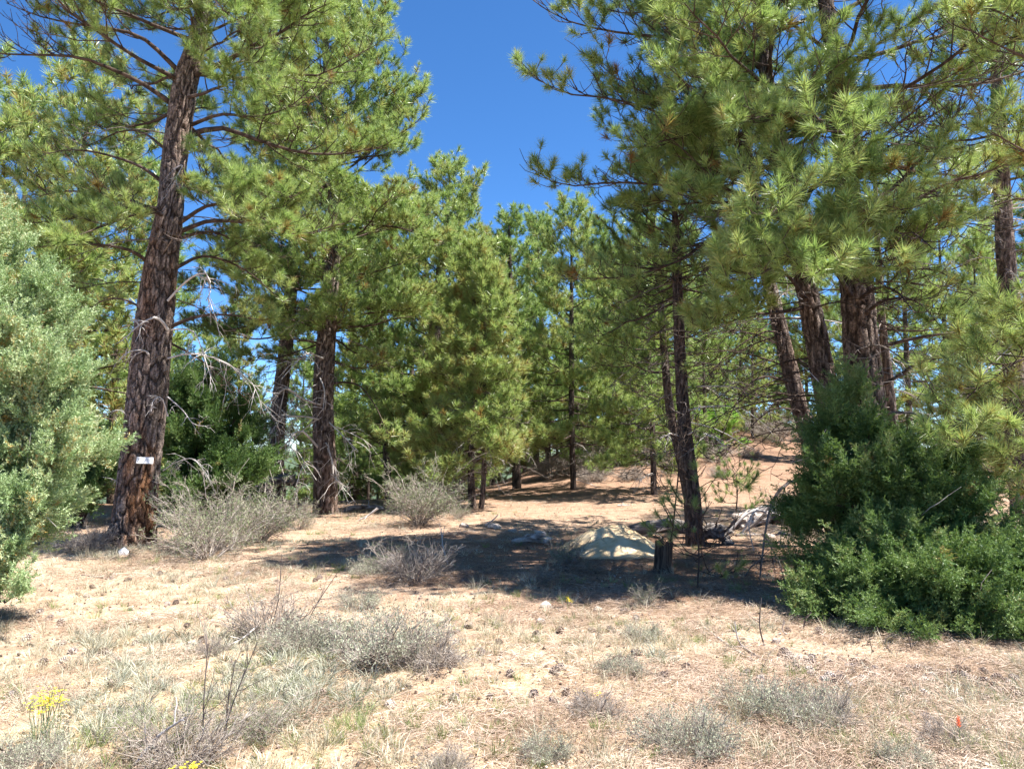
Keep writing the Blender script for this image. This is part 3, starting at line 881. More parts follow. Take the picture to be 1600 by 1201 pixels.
# --- the large leaning ponderosa with the white tag
A_TR = [(207, 846, 88), (211, 812, 78), (214, 770, 72), (219, 715, 69), (230, 620, 68), (240, 520, 66), (249, 430, 62), (258, 370, 55),
        (266, 320, 50), (272, 260, 48), (280, 200, 48), (290, 130, 44), (301, 90, 38), (312, 45, 30), (320, -10, 26), (328, -110, 22), (333, -250, 14), (336, -400, 5)]
full = dict(start=0.28)
A_L = [
    ([(285, 118), (243, 76), (205, 52), (120, 38), (60, 25), (10, 5)], -0.6, 0.06, full),
    ([(276, 168), (225, 132), (160, 102), (110, 88), (0, 84), (-60, 70)], -1.2, 0.06, dict(start=0.45)),
    ([(255, 285), (215, 258), (150, 238), (100, 235), (60, 245)], -0.9, 0.045, dict(start=0.5, dens=0.7)),
    ([(266, 240), (225, 208), (190, 205), (150, 222), (100, 240)], 0.8, 0.035, dict(start=0.45)),
    ([(238, 415), (205, 392), (150, 382), (60, 385)], -1.2, 0.05, dict(start=0.35)),
    ([(262, 340), (230, 330), (170, 350), (90, 380)], -2.2, 0.045, dict(start=0.25, dens=1.1)),
    ([(278, 350), (330, 320), (390, 330), (450, 370)], -2.2, 0.05, dict(start=0.25, dens=1.1)),
    ([(272, 420), (320, 400), (380, 420), (440, 470)], 1.2, 0.045, dict(start=0.3, dens=1.1)),
    ([(312, 60), (330, 30), (350, 20), (380, 40)], -2.0, 0.05, dict(start=0.25, dens=1.1)),
    ([(305, 80), (300, 30), (290, 10), (270, 20)], -2.0, 0.05, dict(start=0.25, dens=1.1)),
    ([(262, 330), (200, 320), (120, 340), (40, 350)], -1.8, 0.05, dict(start=0.2, dens=1.2)),
    ([(262, 340), (180, 305), (90, 300), (30, 320)], 0.8, 0.05, dict(start=0.2, dens=1.2)),
    ([(300, 120), (345, 100), (395, 72), (440, 50), (475, 25), (515, 5)], -0.5, 0.075, dict(start=0.3, dens=1.1)),
    ([(300, 195), (345, 179), (400, 182), (450, 168), (490, 135)], -1.5, 0.045, dict(start=0.3, dens=1.1)),
    ([(292, 212), (345, 200), (400, 218), (470, 238), (540, 240), (610, 225)], -0.3, 0.065, dict(start=0.35, dens=1.1)),
    ([(282, 362), (330, 345), (400, 350), (470, 365), (530, 350)], -1.2, 0.055, dict(start=0.3, dens=1.15)),
    ([(280, 372), (330, 362), (370, 380), (400, 412)], 0.8, 0.04, dict(start=0.3)),
    ([(262, 512), (310, 494), (360, 492), (410, 500)], -0.4, 0.05, dict(start=0.55, dens=0.8)),
    ([(270, 300), (330, 290), (400, 300), (460, 310)], -1.8, 0.05, dict(start=0.25, dens=1.2)),
    ([(248, 500), (200, 470), (160, 470), (120, 500)], 1.2, 0.035, dict(start=0.5, dens=0.8)),
    ([(255, 530), (310, 560), (360, 600), (400, 640)], 1.5, 0.03, dict(tufts=False, start=0.3)),
]
A_TR = [(a, b, c_ * 0.84) for a, b, c_ in A_TR]
rootA, PA, rA, orgA = pine('ponderosa_pine', 'massive furrowed leaning ponderosa pine carrying a small white tag on its trunk', 13.0, A_TR, mat=M_BARK, sides=112, step=0.028,
     limbs_px=A_L, crown=(0.50, 0.99), nl=46, reach=3.5, prof=lambda f: (1 - f * 0.7), elev=(0, 40), tint=0.63, tsize=1.0, seed=11, bare=16, bare_z=(4.0, 7.5), bare_az=(-60, 240), bare_len=(1.0, 2.2), avoid=lambda z, az: math.sin(az) < -0.25 and z < 7.4)
for px, off, r0, ns in [
        ([(262, 515), (253, 502), (240, 496), (215, 510), (197, 527)], -0.55, 0.028, 6),
        ([(236, 570), (232, 552), (220, 547), (200, 550), (188, 560)], -0.45, 0.022, 6),
        ([(262, 650), (253, 622), (240, 625), (236, 643)], -0.5, 0.014, 5),
        ([(262, 470), (285, 445), (305, 430), (322, 427), (330, 450), (322, 470)], -0.5, 0.022, 8),
        ([(268, 515), (290, 514), (305, 520), (320, 560), (330, 590)], -0.4, 0.014, 9),
        ([(262, 620), (285, 640), (300, 660), (312, 665)], -0.4, 0.012, 6),
        ([(262, 270), (285, 258), (275, 280), (282, 300)], -0.5, 0.012, 7),
        ([(205, 655), (185, 640), (160, 650)], -0.4, 0.010, 4),
        ([(255, 735), (275, 722), (300, 716), (318, 730)], -0.5, 0.010, 12),
        ([(190, 755), (175, 748), (160, 745)], -0.3, 0.010, 3),
        ([(262, 560), (300, 552), (350, 565), (395, 600), (410, 640)], 0.7, 0.018, 12)]:
    Q = resample(np.array([unproj(a, b, 12.85 + off * i / (len(px) - 1)) for i, (a, b) in enumerate(px)]), 9)
    dead_snag(Q, r0, rootA, orgA, nsub=ns)

# --- the clump of dark pines by the juniper
T3 = [(1372, 900, 92), (1365, 760, 76), (1358, 660, 70), (1350, 580, 66), (1342, 500, 60), (1335, 420, 54), (1328, 340, 46), (1322, 260, 40), (1312, 170, 36), (1300, 80, 32), (1290, 0, 30), (1282, -110, 24), (1275, -260, 14), (1270, -420, 5)]
T2 = [(1338, 890, 58), (1318, 760, 50), (1300, 660, 46), (1285, 580, 44), (1270, 500, 40), (1255, 430, 36), (1240, 330, 34), (1224, 250, 30), (1207, 170, 26), (1192, 90, 24), (1182, 0, 21), (1175, -120, 14), (1170, -240, 5)]
T1 = [(1312, 870, 34), (1285, 760, 32), (1262, 680, 30), (1240, 600, 28), (1215, 500, 26), (1195, 410, 24), (1182, 340, 22), (1170, 250, 18), (1160, 150, 14), (1152, 50, 9), (1148, -50, 4)]
T4 = [(1408, 860, 20), (1402, 760, 18), (1396, 660, 17), (1388, 590, 16), (1378, 500, 14), (1372, 400, 12), (1368, 300, 9), (1364, 200, 4)]
T1, T2, T3, T4 = [[(a, b, c_ * 0.85) for a, b, c_ in T_] for T_ in (T1, T2, T3, T4)]
pine('ponderosa_pine', 'thickest dark trunk of the pine clump, rising out of the green juniper', 10.6, T3, sides=72, step=0.04, group='pines of the dark clump',
     limbs_px=[
        ([(1335, 400), (1385, 335), (1440, 308), (1485, 284), (1540, 270), (1610, 240)], -0.6, 0.055, dict(start=0.5, dens=0.9)),
        ([(1328, 250), (1390, 205), (1440, 165), (1500, 120)], -0.6, 0.045, dict(start=0.35, dens=1.2)),
        ([(1340, 330), (1400, 290), (1440, 245), (1490, 190), (1515, 90)], 0.4, 0.045, dict(start=0.35, dens=1.1)),
        ([(1312, 110), (1370, 70), (1430, 30)], -1.2, 0.045, dict(start=0.3, dens=1.2)),
        ([(1352, 560), (1400, 535), (1500, 519), (1555, 528), (1610, 545)], -0.3, 0.045, dict(start=0.75, dens=0.5)),
        ([(1360, 610), (1400, 590), (1440, 564), (1490, 558), (1580, 558)], -0.9, 0.045, dict(start=0.7, dens=0.5)),
        ([(1330, 420), (1400, 420), (1470, 425), (1520, 470)], -0.9, 0.035, dict(tufts=False, start=0.2, dens=0.8)),
        ([(1328, 420), (1290, 400), (1230, 410), (1160, 440)], -2.4, 0.04, dict(start=0.25, dens=1.3)),
        ([(1328, 380), (1360, 400), (1390, 420)], -2.6, 0.035, dict(start=0.3, dens=1.3)),
        ([(1335, 470), (1300, 420), (1250, 400), (1180, 400)], -2.6, 0.045, dict(start=0.3)),
        ([(1342, 500), (1380, 470), (1430, 470), (1470, 510)], -1.8, 0.04, dict(start=0.35)),
        ([(1338, 470), (1370, 450), (1400, 455), (1430, 490)], -2.2, 0.04, dict(start=0.35)),
        ([(1325, 300), (1290, 280), (1240, 300), (1200, 340)], -2.8, 0.045, dict(start=0.3)),
        ([(1320, 250), (1350, 230), (1390, 250), (1420, 290)], -2.4, 0.045, dict(start=0.3)),
        ([(1334, 430), (1310, 400), (1290, 400), (1270, 430)], -2.8, 0.04, dict(start=0.35)),
        ([(1328, 360), (1370, 350), (1420, 360), (1460, 390)], -2.6, 0.045, dict(start=0.3)),
        ([(1315, 210), (1270, 190), (1220, 180), (1150, 190)], -2.2, 0.04, dict(start=0.25, dens=1.3)),
        ([(1318, 230), (1310, 210), (1290, 180)], -2.6, 0.035, dict(start=0.3, dens=1.3)),
     ],
     crown=(0.48, 0.99), nl=46, reach=3.6, prof=lambda f: (1 - f * 0.6), elev=(5, 45), tint=0.60, seed=23, bare=18, bare_z=(3.0, 6.5), bare_az=(-110, 60), avoid=lambda z, az: math.sin(az) < -0.3 and z < 9.0 and math.sin(z * 2.1) < 0.5)
pine('ponderosa_pine', 'sunlit middle trunk of the pine clump between two darker trunks', 11.2, T2, sides=56, step=0.05, group='pines of the dark clump',
     limbs_px=[
        ([(1228, 270), (1150, 245), (1050, 185), (960, 155), (880, 145), (818, 108)], -1.0, 0.05, dict(start=0.45, dens=0.95, sec_len=0.24)),
        ([(1238, 330), (1150, 300), (1050, 290), (960, 285), (880, 290), (830, 262)], -0.4, 0.05, dict(start=0.45, dens=1.0, sec_len=0.24)),
        ([(1195, 110), (1120, 66), (1060, 60), (960, 50), (880, 30), (825, -5)], -0.6, 0.05, dict(start=0.3, dens=1.1, sec_len=0.26)),
        ([(1250, 400), (1180, 355), (1120, 368), (1060, 408), (980, 432), (880, 436)], -0.5, 0.045, dict(start=0.4, dens=1.0, sec_len=0.24)),
        ([(1262, 480), (1200, 490), (1140, 490), (1090, 520)], -1.5, 0.04, dict(start=0.4, dens=1.1)),
        ([(1262, 470), (1230, 430), (1190, 400), (1150, 410)], -2.0, 0.04, dict(start=0.2, dens=1.3)),
        ([(1220, 220), (1130, 205), (1060, 215), (1000, 230)], -1.6, 0.045, dict(start=0.3, dens=1.2)),
        ([(1240, 330), (1190, 290), (1130, 290), (1080, 310)], -2.0, 0.04, dict(start=0.25, dens=1.2)),
     ],
     crown=(0.44, 0.99), nl=40, reach=3.1, prof=lambda f: (1 - f * 0.55), elev=(0, 40), tint=0.58, seed=29, azs=(70, 290), bare=16, bare_z=(2.2, 5.5), bare_az=(110, 290))
rT1 = pine('ponderosa_pine', 'slimmer black trunk leaning at the open side of the pine clump', 12.4, T1, sides=32, step=0.07, group='pines of the dark clump',
     limbs_px=[
        ([(1238, 600), (1200, 588), (1170, 600), (1140, 650), (1122, 700)], -0.6, 0.03, dict(tufts=False, start=0.2, dens=0.9)),
        ([(1250, 640), (1205, 640), (1160, 680), (1120, 720)], -0.8, 0.025, dict(start=0.85, dens=0.6)),
        ([(1262, 690), (1225, 660), (1190, 690), (1150, 710)], 0.6, 0.022, dict(tufts=False, start=0.2, dens=1.0)),
        ([(1222, 520), (1190, 520), (1130, 560), (1090, 620)], -0.9, 0.025, dict(start=0.7, dens=0.9)),
        ([(1240, 610), (1190, 620), (1150, 600), (1110, 600)], 0.9, 0.022, dict(tufts=False, start=0.2, dens=1.0)),
     ],
     crown=(0.50, 0.99), nl=26, reach=2.6, prof=lambda f: (1 - f * 0.6), elev=(-5, 35), tint=0.54, seed=31, dead=8, dead_z=(2.0, 5.0), azs=(80, 300), bare=26, bare_z=(1.8, 5.6), bare_az=(120, 280))
pine('ponderosa_pine', 'thin reddish trunk behind the pine clump, just right of the thickest trunk', 13.5, T4, sides=24, step=0.09, group='pines of the dark clump',
     crown=(0.5, 0.99), nl=18, reach=1.8, tint=0.42, seed=37, dead=6, dead_z=(1.5, 4), each=False)
# hanging dead boughs of the clump
rootT, orgT = rT1[0], rT1[3]
for px, D0, off, r0, ns in [
        ([(1268, 752), (1235, 752), (1208, 780), (1196, 830), (1190, 880), (1187, 905)], 10.4, -1.2, 0.026, 5),
        ([(1196, 800), (1180, 798), (1170, 820), (1178, 860)], 9.6, -0.3, 0.012, 4),
        ([(1290, 668), (1285, 690), (1278, 720), (1282, 745)], 9.6, -0.5, 0.014, 7),
        ([(1318, 672), (1330, 700), (1322, 725), (1300, 745)], 9.6, -0.5, 0.012, 6),
        ([(1368, 650), (1410, 643), (1450, 655), (1500, 690), (1540, 740), (1552, 790)], 9.4, -1.2, 0.022, 9),
        ([(1425, 715), (1475, 745), (1530, 775), (1575, 815), (1605, 850)], 8.2, -1.0, 0.011, 7),
        ([(1390, 560), (1410, 585), (1415, 600)], 9.6, -0.3, 0.010, 5),
        ([(1500, 620), (1560, 560), (1600, 520)], 9.0, 0.3, 0.014, 9)]:
    Q = resample(np.array([unproj(a, b, D0 + off * i / (len(px) - 1)) for i, (a, b) in enumerate(px)]), 10)
    dead_snag(Q, r0, rootT, orgT, nsub=ns, mat=M_DEADTWIG if r0 > 0.02 else M_DEAD, sag=-0.5)

# --- slender pair with bare trunks beside the log
J = [(1087, 856, 30), (1084, 820, 28), (1080, 760, 26), (1072, 690, 23), (1066, 610, 20), (1061, 520, 18), (1058, 440, 15), (1056, 380, 12), (1054, 320, 8), (1052, 270, 4)]
K = [(1080, 800, 18), (1070, 750, 16), (1060, 700, 15), (1047, 640, 13), (1040, 575, 12), (1034, 500, 10), (1028, 430, 8), (1024, 370, 4)]
pine('young_pine', 'dark bare lower trunk of a slender pine standing just behind the stump and log', 12.7, J, sides=40, step=0.06, mat=M_BARKFAR,
     limbs_px=[
        ([(1082, 770), (1110, 752), (1140, 748), (1170, 760)], -0.7, 0.012, dict(start=0.5, dens=0.8)),
        ([(1078, 740), (1090, 715), (1100, 700)], -0.9, 0.012, dict(start=0.4, dens=0.9)),
        ([(1078, 745), (1060, 730), (1045, 735)], -0.9, 0.012, dict(start=0.4, dens=0.9)),
     ],
     crown=(0.64, 0.99), nl=34, reach=1.35, prof=lambda f: (1 - f) ** 0.6, tint=0.46, seed=41, dead=6, dead_z=(1.4, 4.2), bare=26, bare_z=(1.5, 5.0), bare_az=(-30, 330), bare_len=(0.5, 1.5))
pine('young_pine', 'thinner bare pine trunk leaning close beside the slender dark pine', 15.0, K, sides=24, step=0.08, mat=M_BARKFAR,
     crown=(0.5, 0.99), nl=30, reach=1.5, prof=lambda f: (1 - f) ** 0.6, tint=0.54, seed=43, dead=4, dead_z=(1.4, 3.6), bare=18, bare_z=(1.4, 4.4), bare_az=(100, 330), bare_len=(0.5, 1.4))

# --- middle distance pines
B = [(508, 794, 40), (507, 720, 37), (505, 640, 33), (508, 560, 30), (512, 500, 27), (518, 430, 24), (522, 370, 22), (521, 300, 19), (516, 200, 15), (510, 100, 10), (508, 10, 4)]
rootB, _p, _r, orgB = pine('ponderosa_pine', 'upright scaly pine with a skirt of white dead boughs behind the grey shrubs', 19.0, B, sides=64, step=0.06, mat=M_BARK2, group=None,
     limbs_px=[
        ([(510, 600), (540, 597), (565, 605), (590, 640), (602, 670), (612, 690)], -1.0, 0.04, dict(start=0.75, dens=0.5)),
        ([(512, 560), (560, 575), (620, 560)], -1.0, 0.04, dict(start=0.4)),
        ([(516, 505), (560, 492), (610, 485), (650, 480)], -1.2, 0.06, dict(start=0.35, dens=1.1)),
        ([(520, 330), (570, 350), (620, 355), (680, 375)], -1.4, 0.06, dict(start=0.3, dens=1.1)),
        ([(512, 540), (470, 530), (430, 530)], -1.6, 0.05, dict(start=0.3, dens=1.1)),
        ([(516, 500), (460, 480), (400, 505)], -1.2, 0.05, dict(start=0.4, dens=1.1)),
     ],
     crown=(0.33, 0.99), nl=84, tsize=1.08, reach=3.2, prof=lambda f: min(1, 0.75 + f) * (1 - f * f * 0.7), tint=0.64, seed=47, dead=22, dead_z=(0.8, 4.0), bare=14, bare_z=(3.5, 7.0), bare_az=(0, 360), bare_len=(1.0, 2.4))
for px, off, r0, ns in [
        ([(500, 632), (470, 622), (448, 606), (425, 625), (408, 655)], -1.2, 0.030, 12),
        ([(498, 700), (470, 672), (450, 690), (425, 712), (405, 742)], -1.4, 0.032, 14),
        ([(498, 655), (470, 650), (440, 655), (420, 680)], -1.0, 0.024, 10),
        ([(505, 560), (480, 552), (455, 575), (440, 592)], -1.2, 0.024, 8),
        ([(512, 700), (520, 722), (526, 742), (524, 752)], -0.8, 0.022, 8),
        ([(515, 660), (545, 690), (560, 705)], -0.8, 0.018, 8),
        ([(500, 590), (507, 610), (505, 640)], -0.6, 0.020, 6),
        ([(500, 740), (480, 720), (470, 735), (462, 760)], -1.0, 0.020, 10)]:
    Q = resample(np.array([unproj(a, b, 18.75 + off * i / (len(px) - 1)) for i, (a, b) in enumerate(px)]), 9)
    dead_snag(Q, r0, rootB, orgB, nsub=ns, sublen=0.4)
Cc = [(432, 770, 28), (431, 720, 26), (436, 640, 24), (444, 570, 22), (452, 480, 20), (458, 400, 17), (460, 300, 13), (458, 200, 8), (457, 130, 3)]
pine('ponderosa_pine', 'dark pine behind the green juniper, left of the scaly upright pine', 21.0, Cc, sides=32, step=0.09,
     crown=(0.40, 0.99), nl=54, reach=2.8, prof=lambda f: (1 - f * 0.7), tint=0.46, seed=53, dead=14, dead_z=(1.0, 4.5), each=False)
Dd = [(672, 790, 26), (672, 720, 23), (675, 620, 20), (679, 520, 18), (688, 430, 14), (698, 350, 9), (704, 270, 3)]
pine('ponderosa_pine', 'bushy bright pine with twisted pale trunk behind the tall grey shrub', 23.0, Dd, sides=32, step=0.09,
     crown=(0.14, 0.99), nl=90, tsize=1.1, reach=2.3, prof=lambda f: (1 - f) ** 0.5, tint=0.70, seed=59, dead=8, dead_z=(0.5, 2.5), each=False)
for i, (tp, D_, lab, rc, cr, tn) in enumerate([
    ([(738, 806, 14), (736, 720, 11), (738, 620, 9), (740, 520, 7), (742, 400, 3)], 19.5, 'young pine with forked foot standing at the left end of the shadow on the duff', 1.15, 0.28, 0.62),
    ([(751, 808, 9), (756, 740, 8), (757, 640, 7), (758, 540, 5), (760, 440, 3)], 19.2, 'thinnest of the two young pines sharing a foot at the edge of the shadow', 0.9, 0.3, 0.62),
    ([(808, 780, 17), (806, 720, 14), (803, 640, 13), (800, 560, 11), (798, 460, 8), (795, 345, 3)], 25.0, 'straight black-trunked pine standing alone at the foot of the orange slope', 1.3, 0.40, 0.40),
    ([(858, 772, 10), (856, 700, 9), (851, 620, 8), (846, 500, 6), (838, 345, 2)], 30.0, 'narrow tall pine with wispy top behind the black-trunked pine', 1.3, 0.30, 0.46),
    ([(897, 790, 12), (895, 730, 10), (893, 640, 9), (893, 540, 8), (893, 430, 5), (893, 328, 2)], 23.0, 'conical young pine with thin bare stem on the orange duff before the slope', 1.75, 0.25, 0.56),
    ([(1022, 800, 10), (1021, 740, 9), (1019, 660, 8), (1014, 560, 6), (1010, 420, 2)], 21.0, 'thin young pine left of the slender dark trunks, low boughs in shade', 1.4, 0.26, 0.52),
    ([(722, 790, 10), (722, 700, 9), (724, 600, 8), (724, 480, 6), (722, 330, 2)], 26.0, 'young pine with yellow-green boughs just behind the forked young pines', 1.6, 0.2, 0.60),
    ([(683, 800, 9), (684, 720, 8), (686, 640, 7), (690, 560, 3)], 22.0, 'small pine sapling beside the twisted pale trunk', 1.0, 0.2, 0.60),
    ([(965, 790, 10), (962, 720, 10), (958, 640, 8), (955, 520, 6), (950, 400, 2)], 27.0, 'dense young pine filling the gap right of the conical pine', 1.7, 0.22, 0.50),
  ]):
    pine('young_pine', lab, D_, tp, sides=20, step=0.12, mat=M_BARKFAR, crown=(cr * 0.8, 0.995), nl=70, bare=14, bare_z=(0.7, 3.2), bare_az=(0, 360), bare_len=(0.5, 1.3), reach=rc * 1.08, prof=lambda f: (1 - f) ** 0.7,
         tsize=1.15, elev=(-12, 40), tint=tn + 0.12, seed=61 + i * 3, dead=5, dead_z=(0.4, 2.2), each=False, dens=1.0, tset=G_MID)

# --- pine at the edge whose boughs hang close by
NN = [(1735, 930, 60), (1732, 800, 56), (1728, 650, 50), (1724, 450, 44), (1720, 200, 36), (1718, 0, 30), (1716, -250, 20), (1714, -500, 6)]
pine('ponderosa_pine', 'close pine whose pale green boughs hang in beyond the juniper at the frame edge', 8.6, NN, sides=48, step=0.06,
     limbs_px=[
        ([(1730, 600), (1660, 560), (1600, 560), (1540, 600), (1480, 640)], -0.8, 0.035, dict(start=0.3, dens=1.15)),
        ([(1730, 680), (1660, 640), (1600, 640), (1530, 680), (1490, 700)], -1.2, 0.035, dict(start=0.3, dens=1.15)),
        ([(1730, 760), (1670, 720), (1620, 710), (1560, 740)], -0.6, 0.03, dict(start=0.3, dens=1.2)),
        ([(1726, 520), (1660, 490), (1610, 480), (1570, 520)], -0.6, 0.03, dict(start=0.3, dens=1.1)),
        ([(1726, 800), (1660, 770), (1600, 770)], -0.4, 0.03, dict(start=0.3, dens=1.1)),
        ([(1728, 640), (1670, 600), (1610, 600), (1560, 650), (1530, 720)], 0.6, 0.035, dict(start=0.3, dens=1.2)),
        ([(1726, 560), (1670, 520), (1610, 500), (1550, 540), (1500, 590)], 0.8, 0.035, dict(start=0.3, dens=1.2)),
        ([(1728, 720), (1680, 680), (1630, 680), (1590, 740)], -1.2, 0.03, dict(start=0.3, dens=1.2)),
        ([(1722, 300), (1650, 260), (1590, 230), (1540, 200)], -0.6, 0.04, dict(start=0.2, dens=1.1)),
        ([(1722, 380), (1650, 340), (1600, 310), (1530, 330)], 0.5, 0.04, dict(start=0.3, dens=1.1)),
        ([(1720, 150), (1650, 110), (1580, 80), (1500, 40)], -0.6, 0.04, dict(start=0.2, dens=1.1)),
     ],
     crown=(0.50, 0.99), nl=22, reach=2.2, prof=lambda f: (1 - f * 0.6), tint=0.72, seed=97)
MM = [(1600, 830, 36), (1592, 700, 34), (1586, 600, 32), (1580, 500, 31), (1572, 400, 29), (1566, 300, 25), (1560, 180, 20), (1555, 50, 13), (1552, -80, 4)]
pine('ponderosa_pine', 'dark trunk tangled with grey dead twigs beyond the hanging pale boughs', 16.0, MM, sides=32, step=0.09,
     crown=(0.55, 0.99), nl=30, reach=2.6, prof=lambda f: (1 - f * 0.7), tint=0.48, seed=101, dead=26, dead_z=(3.6, 7.0))

# --- small pine seedlings under the slender pair
def seedling(px, py, D, h, label, seed):
    pine('pine_seedling', label, D, [(px, py, 2.2), (px + 2, py - h * 0.5, 1.8), (px, py - h, 1.0)], sides=8, step=0.1, plates=False, mat=M_LIMB,
         crown=(0.35, 0.99), nl=7, reach=0.10, tint=0.55, seed=seed, each=False, tset=G_NEAR, tsize=0.6, dens=0.5, live=0.8)
seedling(1090, 915, 8.9, 95, 'spindly pine seedling in front of the slender dark pine', 131)
seedling(1150, 800, 15.5, 60, 'small bright pine seedling on pale ground before the bleached log', 132)
seedling(1062, 720, 12.0, 40, 'tiny pine seedling by the foot of the slender pines', 133)

# --- background pines: archetypes and copies
def archetype(kind, seed):
    H = 10.0
    D = 40.0
    kw = dict(
        cone=dict(nl=64, reach=1.9, prof=lambda f: (1 - f) ** 0.8, crown=(0.05, 0.995), elev=(-10, 40)),
        bushy=dict(nl=66, reach=2.6, prof=lambda f: (1 - f * f) ** 0.7 * 0.95, crown=(0.06, 0.99), elev=(-8, 45)),
        tall=dict(nl=44, reach=1.4, prof=lambda f: (1 - f) ** 0.6, crown=(0.25, 0.995), elev=(-12, 35)))[kind]
    return kw
def far_pine(kind, seed):
    kw = archetype(kind, seed)
    # a 10 m tree built in place at distance 40 and moved afterwards
    D = 40.0
    x0 = 800
    base = unproj(800, 700, D)
    pts = []
    for k, wd in ((0.0, 0.26), (0.2, 0.22), (0.45, 0.17), (0.7, 0.11), (0.9, 0.05), (1.0, 0.02)):
        z = gh(0, D) + 10.0 * k
        # inverse projection of height at this distance
        q = (z - CAM_Z) / D
        th = math.atan(q) - PITCH
        py = 600.5 - F * math.tan(th)
        px = 800 + (3 * math.sin(k * 5 + seed)) 
        pts.append((px, py, wd * F / D))
    return pine('background_pine', 'far pine', D, pts, sides=12, step=0.3, plates=False, mat=M_BARKFAR, seed=seed, each=False, tset=G_FAR, tint=0.56 + 0.12 * (seed % 10), tsize=1.4, dens=0.72, bare=9, bare_z=(0.4, 2.4), bare_az=(0, 360), bare_len=(0.6, 1.6), **kw)[0]
ARCH = {k: [far_pine(k, s) for s in ss] for k, ss in (('cone', (200, 201, 202)), ('bushy', (210, 211, 212)), ('tall', (220,)))}
used = set()
